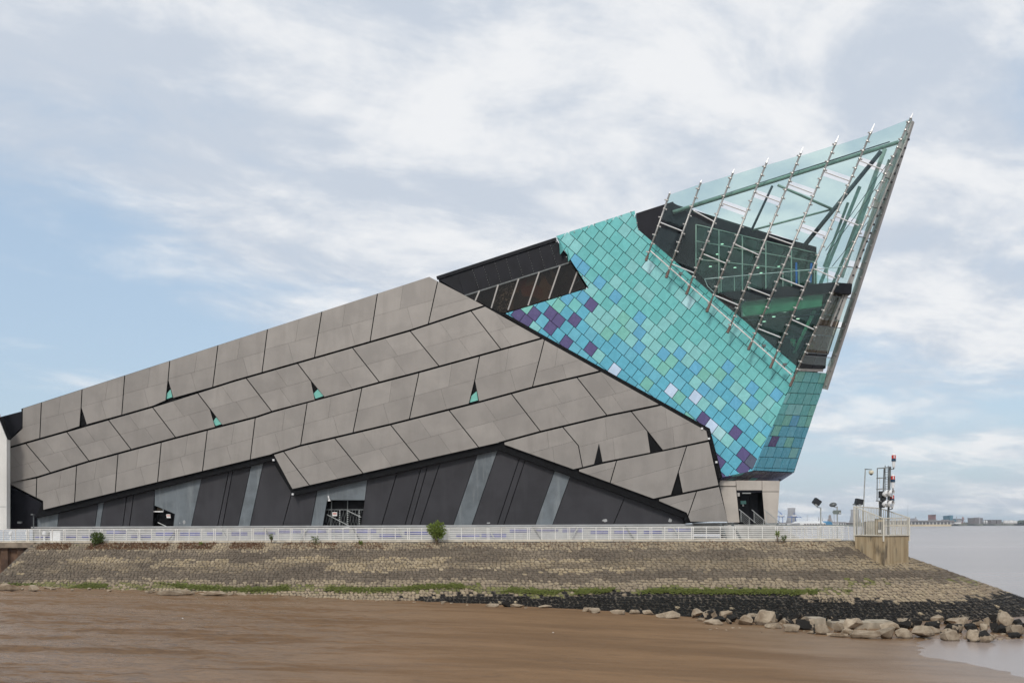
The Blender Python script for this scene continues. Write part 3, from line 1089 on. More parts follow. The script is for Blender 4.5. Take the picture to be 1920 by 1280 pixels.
def split_mid(pl, ri):
    """the four quarter sheets of a panel"""
    xs = [p[0] for p in pl]; ys = [p[1] for p in pl]
    cx = sum(xs) / len(xs); cy = (min(ys) + max(ys)) / 2
    a = abs(area2(pl))
    ccx = ccy = 0
    for i in range(len(pl)):
        p, q = pl[i], pl[(i + 1) % len(pl)]
        cr = p[0] * q[1] - q[0] * p[1]
        ccx += (p[0] + q[0]) * cr; ccy += (p[1] + q[1]) * cr
    A = area2(pl)
    cx, cy = ccx / (6 * A), ccy / (6 * A)
    sl = -0.275
    parts = [cut(pl, (cx - 50, cy - 50 * sl), (cx + 50, cy + 50 * sl), 1), cut(pl, (cx - 50, cy - 50 * sl), (cx + 50, cy + 50 * sl), -1)]
    if ri >= 5 or (ri == 0 and a < 4500):
        return [p for p in parts if len(p) >= 3]
    res = []
    sk = {0: 0.14, 1: -0.72, 2: 0.14, 3: -0.72, 4: -0.1}[ri]
    sh = random.uniform(3, 9) * random.choice((-1, 1))
    for k, q in enumerate(parts):
        if len(q) < 3:
            continue
        if a < 2200:
            res.append(q)
            continue
        x0 = cx + (sh if k else -sh)
        s2 = sk + (-0.42 if (k == 0 and ri in (0, 2)) else 0)
        for sd in (1, -1):
            h = cut(q, (x0 + 40 * s2, cy - 40), (x0 - 40 * s2, cy + 40), sd)
            if len(h) >= 3:
                res.append(h)
    return res


n_panel = 0
for pls, ri in rows:
    for pl in pls:
        pin = inset(pl, 0.75)
        if not pin:
            continue
        n_panel += 1
        tray = inset(pl, 1.6) or pin
        pt = MB().poly(tray, (GREY[0] + 0.05, GREY[1], GREY[2]), 0.12).build('cladding_panel', M['black'], bld)
        parts = split_mid(pin, ri)
        for q in parts:
            qi = inset(q, 0.13)
            if qi and abs(area2(qi)) > 6:
                MB().poly(qi, GREY, 0.03, front=-random.uniform(0, 0.006)).build('sheet', M['sheet'], pt)

# slots: dark box recess with, in some, a turquoise pane low down
for ap, bl_, br_, teal in slots:
    stand = (ap == (1123, 831))
    pl_ = (GREY[0] - 0.045, GREY[1], GREY[2]) if stand else (GREY[0] + 0.19, GREY[1], GREY[2])
    o = MB().poly([ap, br_, bl_], pl_, 0.035).build('slot_window', M['black'], bld)
    if teal:
        f = 0.42
        l2 = (ap[0] + (bl_[0] - ap[0]) * (1 - f), ap[1] + (bl_[1] - ap[1]) * (1 - f) + 3)
        r2 = (ap[0] + (br_[0] - ap[0]) * (1 - f - .08), ap[1] + (br_[1] - ap[1]) * (1 - f - .08))
        bb = (bl_[0] + .5, bl_[1] - 2.5); rr = (br_[0] - 1.2, br_[1] - 2.5)
        MB().poly([l2, r2, rr, bb], (pl_[0] - 0.04, pl_[1], pl_[2]), 0.03).build('pane', M['t_sea'], o)

# black backing that shows as shadow gaps and as the broad black edge
BLK = [(40, 766), (805, 519), (872, 556), (948, 589), (1022, 633), (1329, 804), (1352, 897), (1349, 906), (1364, 975), (1285, 981), (1283, 971), (935, 843), (550, 929),
       (510, 863), (82, 967), (66, 970), (80, 941), (16, 905), (16, 827), (42, 803)]
MB().poly(BLK, BACK, 1.2).build('backing', M['black'], bld)
# mass of the building behind the front
MB().poly([(44, 770), (800, 523), (1000, 640), (1320, 812), (1340, 970), (1275, 978), (75, 985), (75, 950), (20, 905), (20, 830), (44, 806)],
          (BACK[0] + 1.25, KF, 0.03), 24).build('roof', M['black'], bld)
# raised black lip along the border with the tiles
lip = [(942, 590), (1020, 637), (1325, 808), (1347, 897), (1355, 895), (1331, 803), (1024, 631), (947, 587)]
MB().poly(lip, (GREY[0] + 0.1, KF, 0.03), 0.6).build('edge_flashing', M['black'], bld)
for u, v in ((1316, 803), (1329, 822), (1343, 866), (549, 912 + 14), (513, 862)):
    p = P(u, v, (GREY[0] - 0.02, KF, .03))
    MB().box(p, (0.16, 0.2, 0.16)).build('lamp', M['whiteplastic'], bld)

# ---- left end: black wedge, dark glass volume
MB().poly([(2, 781), (40, 771), (42, 801), (17, 822), (0, 792)], (BACK[0] + 0.1, KF, 0.03), 6).build('black_wedge', M['blackmetal'], bld)
MB().poly([(16, 908), (80, 942), (79, 958), (66, 968), (66, 992), (16, 992)], (BACK[0] + 0.35, KF, 0.0), 3).build('dark_glazing', M['blackmetal'], bld)
MB().poly([(13.5, 824), (16.5, 824), (16.5, 990), (13.5, 990)], (GREY[0] + 0.02, KF, 0.03), 0.4).build('corner_trim', M['black'], bld)
p = P(37, 979, (BACK[0] + 0.2, KF, 0))
MB().box(p, (0.35, 0.2, 0.18)).build('lamp', M['galv'], bld)

# ---- dark wall at promenade level: slabs between leaning joints
TOPW = [(66, 969), (510, 862), (552, 928), (935, 841), (1285, 969), (1320, 981)]
DIV = [(66, 66), (110, 107.5), (184.5, 178), (195, 187.6), (238, 229.7), (251, 242), (290, 287), (378, 358), (429.5, 407.6), (437, 417), (471, 446),
       (494, 468), (547.6, 529.6), (595, 582.6), (689, 676), (745, 715), (790.6, 758.7), (802.5, 770), (825.7, 786.6), (896, 849.6), (934, 884), (975, 932),
       (985.6, 944), (1041, 1003.6), (1070, 1035.5), (1173, 1150), (1284, 1282)]
PALES = {0, 2, 6, 10, 13, 19, 23}


def base_v(u):
    return 990.5 - 8.2 * u / 1300.0


for i in range(len(DIV) - 1):
    (t0, b0), (t1, b1) = DIV[i], DIV[i + 1]
    A_, B_ = (b0, base_v(b0)), (b1, base_v(b1))
    a = (t0, yline(TOPW, t0)); c = (t1, yline(TOPW, t1))
    pl = [a] + sub(TOPW, t0, t1) + [c, B_, A_]
    pale = i in PALES
    pi = inset(pl, 0.35 if pale else 0.75) or pl
    if i == 6:
        pi = [(290.5, a[1] + .5)] + [c[:1] + (c[1] + .5,)] + [(B_[0] - .4, B_[1]), (325, B_[1]), (328, 963), (290, 947)]
    if i == 13:
        pi = [(t0 + .4, a[1] + .5), (t1 - .4, c[1] + .5), (683.5, 937), (613, 937), (604.5, B_[1] - .2), (A_[0] + .4, A_[1])]
    MB().poly(pi, LOWER, 0.22, front=0 if pale else 0.02).build('wall_panel', M['paleconcrete'] if pale else M['darkwall'], bld)
MB().poly([(66, 969), (510, 860), (552, 926), (935, 838), (1285, 966), (1285, 984), (684, 987), (684, 936), (612, 936), (603, 988), (326, 989), (329, 961), (289, 945), (284, 990), (66, 992)],
          (LOWER[0] + 0.24, KF, 0), 0.3).build('wall_core', M['black'], bld)
# chalky scuffs on the wall: thin patches of limewash
for (u, v, w, h) in ((345, 979, 6, 10), (337, 980, 2, 4), (1134, 975, 12, 7), (1257, 975, 9, 9), (916, 980, 8, 3)):
    pts = []
    for k in range(11):
        a = 2 * math.pi * k / 11
        rr = random.uniform(0.55, 1.0)
        pts.append((u + math.cos(a) * w / 2 * rr, v + math.sin(a) * h / 2 * rr))
    MB().poly(pts, LOWER, 0.006, front=-0.004 if u < 400 else 0.012).build('scuff_mark', M['plinth'], bld)


# ---- plinth below the dark wall, seen through the railing
def plinth():
    a, c = P(60, 991, (LOWER[0] - 0.15, KF, 0)), P(1300, 983, (LOWER[0] - 0.15, KF, 0))
    zt = 1.30
    n = 26
    nv = Vector((KF, 1, 0)).normalized()
    tv = (Vector((c.x, c.y, 0)) - Vector((a.x, a.y, 0)))
    L = tv.length
    tv.normalize()
    a0 = Vector((a.x, a.y, 0))
    b = MB()
    b.box(a0 + tv * L / 2 + nv * 0.6 + Vector((0, 0, (1.16) / 2)), (L, 1.0, 1.16), (tv, nv, Vector((0, 0, 1))))
    b.build('plinth', M['plinth'], bld)
    MB().box(a0 + tv * L / 2 + nv * 0.35 + Vector((0, 0, 1.24)), (L, 1.0, 0.14), (tv, nv, Vector((0, 0, 1)))).build('plinth_coping', M['plinth'], bld)
    for i in range(n):
        x = L * (i + 0.5) / n
        if 15 < i < 17:
            continue
        b = MB()
        h = random.uniform(0.20, 0.34)
        z = random.choice((0.35, 0.62, 0.8))
        b.box(a0 + tv * x + nv * 0.09 + Vector((0, 0, z)), (L / n * random.uniform(0.6, 0.95), 0.05, h), (tv, nv, Vector((0, 0, 1))))
        b.build('blue_strip', M['bluestrip'], bld)
    # leaning props between plinth and paving
    for i in range(15):
        x = L * (0.03 + 0.94 * i / 14)
        sg = -1 if i % 3 == 0 else 1
        p0 = a0 + tv * x + nv * 0.02 + Vector((0, 0, 1.15))
        p1 = a0 + tv * (x + sg * 0.75) - nv * 0.25 + Vector((0, 0, 0.0))
        MB().bar(p0, p1, 0.10, 0.10).build('prop', M['galvdark'] if i % 2 else M['galv'], bld)


plinth()


# ---- two openings in the dark wall
def opening_door(poly, depth, name):
    fr = [P(u, v, LOWER) for u, v in poly]
    if area2(poly) > 0:
        fr.reverse()
    bk = [q + Vector((0, depth, 0)) for q in fr]
    n = len(fr)
    b = MB()
    b.add(fr + bk, [tuple(range(n, 2 * n))] + [(i, (i + 1) % n, n + (i + 1) % n, n + i) for i in range(n)])
    return b.build(name, M['black'], bld)


opening_door([(290, 947), (328, 963), (325, 992), (285, 992)], 1.0, 'doorway')
dr = MB().poly([(289, 958), (309, 958), (309, 992), (287, 992)], (LOWER[0] + 0.75, KF, 0), 0.06).build('door', M['blackmetal'], bld)
MB().bar(P(287, 958.5, (LOWER[0] + .1, KF, 0)), P(306, 958.5, (LOWER[0] + .1, KF, 0)), 0.10).build('lintel', M['signwhite'], bld)
MB().bar(P(305.5, 953, (LOWER[0] + .1, KF, 0)), P(306.5, 958.5, (LOWER[0] + .1, KF, 0)), 0.06).build('lintel_bracket', M['galv'], bld)
so = MB().poly([(311.5, 963.5), (319, 963.5), (320, 970.5), (312.5, 970.5)], (LOWER[0] + 0.3, KF, 0), 0.03).build('notice', M['signwhite'], bld)
MB().poly([(312.3, 965.2), (318.6, 965.2), (318.8, 967), (312.6, 967)], (LOWER[0] + 0.29, KF, 0), 0.006).build('notice_print', M['signred'], so)
MB().tube(P(296, 979, (LOWER[0] + .3, KF, 0)), P(322, 991, (LOWER[0] + .2, KF, 0)), 0.04).build('handrail', M['galv'], bld)
MB().poly([(291, 949), (303, 954), (303, 957), (291, 957)], (LOWER[0] + 0.6, KF, 0), 0.05).build('fanlight', M['brownreveal'], bld)

opening_door([(613, 937), (683.5, 937), (678, 991), (603, 991)], 1.6, 'gateway')
gp = (LOWER[0] + 0.55, KF, 0)
gate = MB().bar(P(608, 955, gp), P(682, 955, gp), 0.09).bar(P(606, 988, gp), P(678, 988, gp), 0.08).build('gate', M['galvdark'], bld)
for u in (622, 638, 652, 673):
    MB().bar(P(u, 938 if u in (622, 652, 666) else 955, gp), P(u - 1.5, 989, gp), 0.10, 0.06).build('gate_bar', M['galvdark'], gate)
for u in (637, 652, 674):
    for k in range(8):
        v = 957 + k * 4
        MB().box(P(u, v, (gp[0] - .08, KF, 0)), (0.09, 0.05, 0.10)).build('reflector', M['galv'], gate)
MB().bar(P(613, 964, (gp[0] - .1, KF, 0)), P(662, 989, (gp[0] - .1, KF, 0)), 0.07).build('gate_brace', M['galv'], gate)
MB().bar(P(652, 957, (gp[0] - .1, KF, 0)), P(677, 969, (gp[0] - .1, KF, 0)), 0.07).build('gate_brace', M['galv'], gate)
b = MB()
for k in range(12):
    b.bar(P(610 + k * 5.6, 956, (gp[0] + .06, KF, 0)), P(607 + k * 5.6 + 7, 988, (gp[0] + .06, KF, 0)), 0.02)
    b.bar(P(610 + k * 5.6 + 7, 956, (gp[0] + .06, KF, 0)), P(607 + k * 5.6, 988, (gp[0] + .06, KF, 0)), 0.02)
b.build('mesh_infill', M['galvdark'], gate)
so = MB().poly([(623, 959.5), (632, 959.5), (632, 967), (623, 967)], (gp[0] - .16, KF, 0), 0.03).build('notice', M['signwhite'], gate)
MB().poly([(624, 961.2), (631, 961.2), (631, 963.6), (624, 963.6)], (gp[0] - .17, KF, 0), 0.006).build('notice_print', M['signred'], gate)
b = MB().tube(P(615.5, 929, (LOWER[0] - .2, KF, 0)), P(617.5, 937, (LOWER[0] - .2, KF, 0)), 0.06)
b.box(P(617.5, 938, (LOWER[0] - .2, KF, 0)), (0.2, 0.3, 0.1))
b.build('wall_lamp', M['signwhite'], bld)

bp = (78.5, KF, 0)
barrier = thing('barrier', P(643, 1003, bp) * 1, 'low tubular grey barrier standing in front of the mesh gate', 'barrier')
barrier.location.z = 0
WL[barrier].z = 0
for (u0, v0, u1, v1) in ((626, 991, 655, 988), (626, 991, 627, 1012), (655, 988, 656, 1011), (627, 1001, 655, 999)):
    MB().tube(P(u0, v0, bp), P(u1, v1, bp), 0.035).build('tube' if v0 != v1 and abs(u0 - u1) < 3 else 'crossbar', M['galv'], barrier)

# ---- white building at the edge of the picture
wb = thing('white_building', P(-60, 988, (80.2, KF, 0)), 'tall white rendered building edge beside the dark glazed corner', 'building')
MB().poly([(-60, 640), (-2, 786), (12.5, 822), (12.5, 991), (-160, 995), (-160, 640)], (80.4, KF, 0), 0.6).build('wall', M['white_render'], wb)
MB().poly([(-159, 949), (12.3, 949), (12.3, 950), (-159, 950)], (80.39, KF, 0), 0.02).build('joint_line', M['galv'], wb)
MB().poly([(-3, 782), (2, 781), (16, 822), (13.2, 824)], (80.5, KF, 0), 0.5).build('edge_trim', M['black'], wb)

# ---- clerestory: black clad band over a strip of glass
up_lines = [(856, 508, 869, 551), (884, 500, 898, 541), (905, 493, 918, 537), (926, 487, 939, 530), (947, 479, 960, 524), (967, 473, 981, 518), (988, 466, 1001, 511),
            (1009, 459, 1022, 505), (1030, 453, 1044, 498)]
band = [(819, 522), (1043, 449), (1073, 491), (872, 554)]
prev = None
lines = [((790, 440), (806, 600))] + [((a, b_), (c, d)) for a, b_, c, d in up_lines] + [((1090, 430), (1100, 520))]
for i in range(len(lines) - 1):
    q = cut(band, lines[i][0], lines[i][1], -1)
    q = cut(q, lines[i + 1][0], lines[i + 1][1], 1)
    if len(q) >= 3:
        qi = inset(q, 0.25)
        if qi:
            MB().poly(qi, CLER, 0.2).build('black_panel', M['blackmetal'], bld)
b = MB()
for a, b0, c, d in up_lines[1:]:
    for k in range(9):
        t = (k + 0.5) / 9
        p = P(a + (c - a) * t, b0 + (d - b0) * t, (CLER[0] - 0.02, KF, .03))
        b.box(p, (0.035, 0.05, 0.035))
kind(b.build('rivet', M['galv'], bld), 'stuff')
MB().bar(P(819, 521.5, (CLER[0] - .05, KF, .03)), P(1043, 448.5, (CLER[0] - .05, KF, .03)), 0.14, 0.3).build('roof_edge', M['blackmetal'], bld)
b = MB().poly([(822, 524), (1043, 452), (1100, 538), (945, 588), (874, 552)], (CLER[0] + 0.9, KF, .03), 14)
b.build('clerestory_core', M['black'], bld)
glz = [(872, 554), (1072, 491), (1104, 538), (942, 588)]
mull = [(853, 578, 850, 600), (899, 545, 891, 564), (934, 534, 920, 581), (972.5, 522.5, 952.5, 581), (1011, 510, 990, 572.5), (1050, 499, 1029, 560), (1082.5, 509, 1067.5, 550), (1110, 520, 1106, 545)]
for i in range(len(mull) - 1):
    m0, m1 = mull[i], mull[i + 1]
    q = cut(glz, (m0[0], m0[1]), (m0[2], m0[3]), 1)
    q = cut(q, (m1[0], m1[1]), (m1[2], m1[3]), -1)
    if len(q) < 3:
        q = cut(glz, (m0[0], m0[1]), (m0[2], m0[3]), -1)
        q = cut(q, (m1[0], m1[1]), (m1[2], m1[3]), 1)
    if len(q) < 3:
        continue
    qi = inset(q, 0.6) or q
    MB().poly(qi, CLER, 0.03).build('window_pane', M['glasssmoke'], bld)
    mt = {2: 'ripple_reflection', 3: 'warm_reflection', 4: 'warm_reflection', 1: 'black'}.get(i, 'black')  # reflections of the strip glazing are painted on these panels, the rest plain black
    MB().poly(qi, (CLER[0] + 0.5, KF, .03), 0.03).build('pane_backing', M[mt], bld)
for m0 in mull[1:-1]:
    MB().bar(P(m0[0], m0[1], (CLER[0] - .02, KF, .03)), P(m0[2], m0[3], (CLER[0] - .02, KF, .03)), 0.085, 0.12).build('mullion', M['fin'], bld)
MB().bar(P(872, 554, (CLER[0] - .02, KF, .03)), P(1072, 491, (CLER[0] - .02, KF, .03)), 0.07, 0.12).build('mullion', M['galvdark'], bld)

# ---- tiled wall
WALL = [(943, 589), (1104, 540), (1042, 443), (1190, 395), (1196, 430), (1240, 468), (1300, 520), (1345, 560), (1400, 605), (1450, 650), (1493, 686), (1480, 727),
        (1412, 882), (1350, 895), (1331, 808), (1022, 633)]
ta, tcv = (15.03, 13.3), (-15.4, 14.2)
tb = (tcv[0] + 0.2 * ta[0], tcv[1] + 0.2 * ta[1])
T0 = (1108.5, 571.3)
PURPLE = [(975, 591.7), (957, 587), (1005, 588), (990, 603), (1035, 588), (1048, 601), (1034, 615), (1108, 570.7), (1078, 600), (1063, 640.7), (1107, 652.7), (1317, 785),
          (1379, 810.7), (1392, 851), (1395, 877), (1347, 863), (1353, 890), (1340, 850), (965, 598), (978, 607)]
SLATE = [(1407, 862), (1370, 887)]
PALEB = [(1151, 692), (1257, 731), (1304, 744), (1333, 797)]
ICE = [(1347, 811), (1295, 563), (1204, 451), (1219, 496)]
BLUES = [(1081, 489), (1093, 503), (1123, 527), (1120, 550), (1150, 552), (1195, 596), (1198, 620)]


def near_any(p, lst, r=8.0):
    return any(math.hypot(p[0] - q[0], p[1] - q[1]) < r for q in lst)


def tile_colour(p):
    if near_any(p, PURPLE):
        return 'purple'
    if near_any(p, SLATE, 9):
        return 'slate'
    if near_any(p, PALEB):
        return 'pale'
    if near_any(p, ICE):
        return 'ice'
    if near_any(p, BLUES):
        return 'blue_c'
    # distance from the lower border, measured up and across
    a, b_ = (945, 590), (1325, 808)
    L = math.hypot(b_[0] - a[0], b_[1] - a[1])
    q = ((b_[1] - a[1]) * (p[0] - a[0]) - (b_[0] - a[0]) * (p[1] - a[1])) / L
    if p[1] > 800:
        q = 20 + (p[0] - 1330) * 0.2
    r = random.random()
    if q < 62:
        return 'blue' if r < .58 else 'blue_b' if r < .84 else 'sea' if r < .93 else 'teal_c'
    if q < 108:
        return ('blue_c' if r < .20 else 'blue' if r < .40 else 'teal_c' if r < .72 else 'sea' if r < .82 else 'teal_b')
    if q < 140:
        return 'blue_c' if r < .08 else 'teal_c' if r < .45 else 'teal_b' if r < .75 else 'teal'
    return 'teal_b' if r < .30 else 'teal_c' if r < .42 else 'teal'


tiles = []
for j in range(-26, 30):
    for i in range(-30, 46):
        cx = T0[0] + i * ta[0] + j * tcv[0]; cy = T0[1] + i * ta[1] + j * tcv[1]
        if not (920 < cx < 1520 and 370 < cy < 920):
            continue
        quad = [(cx + sa * ta[0] / 2 + sb * tb[0] / 2, cy + sa * ta[1] / 2 + sb * tb[1] / 2) for sa, sb in ((-1, -1), (1, -1), (1, 1), (-1, 1))]
        qi = clip(WALL, inset(quad, 0.5))
        if len(qi) < 3 or abs(area2(qi)) < 3:
            continue
        tiles.append((abs(area2(qi)), qi, 'front', tile_colour((cx, cy))))

# end wall geometry: through the apex, the lower front corner and the far lower corner
APEX = P(1712, 214, (BLUE[0] - 0.5, KF, .03))
C0 = P(1412, 882, BLUE)
DIRC = (P(1480, 727, BLUE) - C0).normalized()
C1 = PY(1487, 887, C0.y + 5.0)
ENDN = (C1 - C0).cross(DIRC).normalized()
if ENDN.y > 0:
    ENDN = -ENDN


def PE(u, v, off=0.0):
    return PP(u, v, C0 + ENDN * off, ENDN)


def end_poly(b, pts, thick, off=0.0):
    fr = [PE(u, v, off) for u, v in pts]
    if area2(pts) > 0:
        fr.reverse()
    return b.prism(fr, [q - ENDN * thick for q in fr])


cr = lambda x, y: (1380 + x / 5.567, 680 + y / 5.567)
ERY = [((650, 84), (950, 107)), ((598, 195), (920, 217)), ((540, 312), (888, 328)), ((488, 425), (845, 443)), ((436, 537), (805, 558)), ((385, 650), (768, 673)),
       ((334, 760), (727, 785)), ((283, 868), (690, 890)), ((235, 980), (652, 997)), ((186, 1090), (617, 1108)), ((166, 1122), (602, 1142))]
EC = [['sea', 'teal_b', 'teal', 'sea', 'sea'], ['teal', 'teal_b', 'teal', 'teal', 'teal'], ['teal_c', 'teal', 'teal', 'teal_b', 'teal'], ['teal', 'teal_c', 'teal_c', 'teal', 'sea'],
      ['teal', 'sea', 'blue_c', 'teal_b', 'sea'], ['blue', 'sea', 'blue', 'blue_b', 'blue'], ['blue', 'purple', 'blue_b', 'sea', 'blue', 'blue_b'], ['blue', 'blue_b', 'blue', 'blue', 'teal_c', 'blue_b'],
      ['blue_b', 'blue', 'blue', 'blue_b', 'blue', 'blue'], ['blue'] * 6]
EOFF = [70, 0, 0, 20, 45, 62, 78, 55, 0, 0]
EOFF = [0.85, 1.0, 1.0, 0.75, 0.7, 0.62, 0.45, 0.35, 1.0, 0.95]
for r in range(10):
    (x0, y0), (x1, y1) = ERY[r]
    (X0, Y0), (X1, Y1) = ERY[r + 1]
    w = 79.0
    cuts = [0.0]
    t = w * EOFF[r]
    wid = (x1 - x0 + X1 - X0) / 2
    while t < wid - 12:
        cuts.append(t); t += w
    cuts.append(wid)
    row = []
    for k in range(len(cuts) - 1):
        fa, fb = 1 - cuts[k] / wid, 1 - cuts[k + 1] / wid
        quad = [(x0 + (x1 - x0) * fb, y0 + (y1 - y0) * fb), (x0 + (x1 - x0) * fa, y0 + (y1 - y0) * fa), (X0 + (X1 - X0) * fa, Y0 + (Y1 - Y0) * fa), (X0 + (X1 - X0) * fb, Y0 + (Y1 - Y0) * fb)]
        row.append([cr(*q) for q in quad])
    row.reverse()
    for k, q in enumerate(row):
        qi = inset(q, 0.5)
        if qi and abs(area2(qi)) > 5:
            tiles.append((abs(area2(qi)), qi, 'end', EC[r][min(k, len(EC[r]) - 1)]))

tiles.sort(key=lambda t: -t[0])
TK = list(TILE)
rest = MB()
for idx, (ar, q, where, colr) in enumerate(tiles):
    b = MB() if idx < 300 else rest
    b.mi = 0 if idx < 300 else TK.index(colr)
    jit = -random.uniform(0.0, 0.012)
    if where == 'front':
        cp = P(sum(p[0] for p in q) / len(q), sum(p[1] for p in q) / len(q), BLUE)
        dk, dm = random.gauss(0, 0.004), random.gauss(0, 0.004)
        b.poly(q, (BLUE[0] + dk * cp.x - dm * cp.z, BLUE[1] + dk, BLUE[2] + dm), 0.05, front=jit)
    else:
        end_poly(b, q, 0.05, -jit)
    if idx < 300:
        b.build('tile', M['t_' + colr], bld)
kind(rest.build('tile', [M['t_' + k] for k in TK], bld), 'stuff')
MB().poly([(948, 589), (1104, 542), (1045, 446), (1187, 400), (1198, 440), (1493, 690), (1480, 725), (1411, 880), (1351, 893), (1333, 808), (1022, 634)],
          (BLUE[0] + 0.06, KF, 0.03), 0.3).build('tile_backing', M['black'], bld)
b = MB()
end_poly(b, [(1497, 696), (1550.3, 700), (1488.6, 886), (1411, 881)], 0.25, -0.06)
b.build('tile_backing', M['black'], bld)
# pale clip studs at the tile corners along the rim
b = MB()
for (u, v) in ((1044, 447), (1043, 453), (1077, 435), (1104, 425), (1115, 420), (1139, 412), (1165, 404), (1183, 397), (1194, 418), (1197, 430), (1062, 482), (1092, 518), (1099, 528), (1096, 522)):
    b.box(P(u, v, (BLUE[0] - .03, KF, .03)), (0.09, 0.08, 0.07))
kind(b.build('clip_stud', M['galv'], bld), 'stuff')

# soffit under the nose and the portal below it
SI0 = P(1350, 899, (BLUE[0] + 0.2, KF, .03))
pts = [P(1350, 896, BLUE), C0 + Vector((0, 0.03, 0)), C1, PY(1462, 903, C0.y + 3.6), PY(1350, 901, C0.y + 1.4)]
# tiles on the soffit: grid in the two leading directions
a_, c_, d_, e_ = pts[0], pts[1], pts[2], pts[3]
f_ = pts[4]
ne, nf = 9, 3
def edge(t):       # outer rim: a_ -> c_ -> d_
    l0, l1 = (c_ - a_).length, (d_ - c_).length
    x = t * (l0 + l1)
    return a_ + (c_ - a_) * (x / l0) if x < l0 else c_ + (d_ - c_) * ((x - l0) / l1)
def inner(t):
    return f_ + (e_ - f_) * t
def soff(ti, tj, off=0.0):
    t0 = ti / ne
    p = edge(t0).lerp(inner(t0), tj / nf)
    return p + Vector((0, off * .6, off))


vs, fs = [], []
for i in range(ne + 1):
    for j in range(nf + 1):
        vs.append(soff(i, j, 0.07))
for i in range(ne):
    for j in range(nf):
        k = i * (nf + 1) + j
        fs.append((k, k + 1, k + nf + 2, k + nf + 1))
mk('soffit', vs, fs, M['black'], bld)
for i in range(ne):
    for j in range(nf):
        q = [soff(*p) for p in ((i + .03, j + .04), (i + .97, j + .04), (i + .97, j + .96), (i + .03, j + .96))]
        MB().prism(q, [p + Vector((0, .02, .03)) for p in q]).build('soffit_tile', M[random.choice(('t_slate', 't_slate', 't_slate', 't_teal', 't_purple'))], bld)  # shade under the nose put into the tile colours, mostly slate

PYL = (83.4, KF, 0.0)
c2 = lambda x, y: (1320 + x / 5.335, 780 + y / 5.335)
def part2(name, pts, mat, pl=PYL, thick=0.3, front=0.0, ins=0.25):
    q = [c2(*p) for p in pts]
    q = inset(q, ins) or q
    return MB().poly(q, pl, thick, front).build(name, mat, bld)
part2('portal_panel', [(135, 640), (320, 645), (320, 698), (150, 698)], M['pylon'])
part2('portal_panel', [(148, 704), (320, 704), (357, 1062), (240, 1062), (195, 905)], M['pylon'], front=-0.12)
part2('portal_panel', [(320, 640), (579, 642), (580, 740), (326, 740)], M['pylon'])
part2('portal_panel', [(581, 642), (760, 645), (755, 752), (583, 752)], M['pylon'])
part2('portal_panel', [(583, 755), (754, 755), (733, 1068), (608, 1068)], M['pylon'])
for pts in (((138, 642), (757, 647), (751, 745), (320, 745), (150, 740)), ((150, 735), (330, 735), (365, 1060), (243, 1060), (200, 905)), ((586, 735), (752, 740), (730, 1066), (611, 1066))):
    MB().poly([c2(*p) for p in pts], (PYL[0] + 0.32, KF, 0), 0.3).build('portal_backing', M['black'], bld)
q = [c2(*p) for p in ((320, 735), (588, 735), (610, 1080), (352, 1080))]
MB().poly(q, (PYL[0] + 1.9, KF, 0), 0.2).build('portal_back', M['black'], bld)
for pts in (((322, 741), (352, 741), (372, 1075), (352, 1075)), ((580, 741), (592, 741), (612, 1072), (606, 1072))):
    q = [c2(*p) for p in pts]
    MB().poly(q, (PYL[0] + 0.06, KF, 0), 1.8).build('portal_reveal', M['black'], bld)
MB().poly([c2(*p) for p in ((330, 738), (584, 738), (584, 762), (332, 762))], (PYL[0] + 0.05, KF, 0), 1.8).build('portal_reveal', M['blackmetal'], bld)
MB().poly([c2(*p) for p in ((384, 764), (470, 764), (470, 773), (384, 773))], (PYL[0] + 0.03, KF, 0), 0.1).build('portal_light', M['galv'], bld)
dr = MB().poly([c2(*p) for p in ((360, 775), (452, 775), (462, 1070), (370, 1070))], (PYL[0] + 1.7, KF, 0), 0.08).build('door', M['blackmetal'], bld)
MB().poly([c2(*p) for p in ((456, 775), (560, 775), (580, 1070), (466, 1070))], (PYL[0] + 1.7, KF, 0), 0.08).build('door', M['blackmetal'], bld)
o = MB().poly([c2(*p) for p in ((366, 845), (420, 843), (422, 876), (368, 878))], (PYL[0] + 1.5, KF, 0), 0.02).build('notice', M['t_sea'], dr)
MB().poly([c2(*p) for p in ((383, 880), (398, 880), (400, 900), (386, 900))], (PYL[0] + 1.5, KF, 0), 0.02).build('notice', M['signwhite'], dr)
MB().poly([c2(*p) for p in ((335, 765), (357, 765), (358, 800), (337, 800))], (PYL[0] - 0.15, KF, 0), 0.15).build('call_box', M['fin'], bld)
# landing and steps in front of the portal
b = MB()
nv = Vector((KF, 1, 0)).normalized(); tv = Vector((1, -KF, 0)).normalized()
pd = P(1400, 982, (PYL[0], KF, 0)); pd.z = 0
MB().box(pd + tv * 0.2 + nv * 0.9 + Vector((0, 0, 0.62)), (4.4, 2.6, 1.24), (tv, nv, Vector((0, 0, 1)))).build('landing', M['tread'], bld)
for k in range(6):
    zt = 1.24 - 0.18 * (k + 1)
    MB().box(pd + tv * (2.4 + 0.3 * k + 0.15) + nv * 0.2 + Vector((0, 0, zt / 2)), (0.3, 2.6, max(zt, 0.05)), (tv, nv, Vector((0, 0, 1)))).build('step', M['tread'], bld)
# base of the grey cladding, short raking legs
MB().poly([(1300, 980), (1384, 979), (1384, 990), (1360, 1000), (1300, 1000)], (PYL[0] + 0.3, KF, 0), 0.5).build('base_panel', M['plinth'], bld)
for i, (u0, u1) in enumerate(((1372, 1389), (1350, 1362))):
    MB().bar(P(u0, 981, (80.9, KF, 0)), P(u1, 1010, (80.4, KF, 0)), 0.16).build('prop', M['galvdark'], bld)

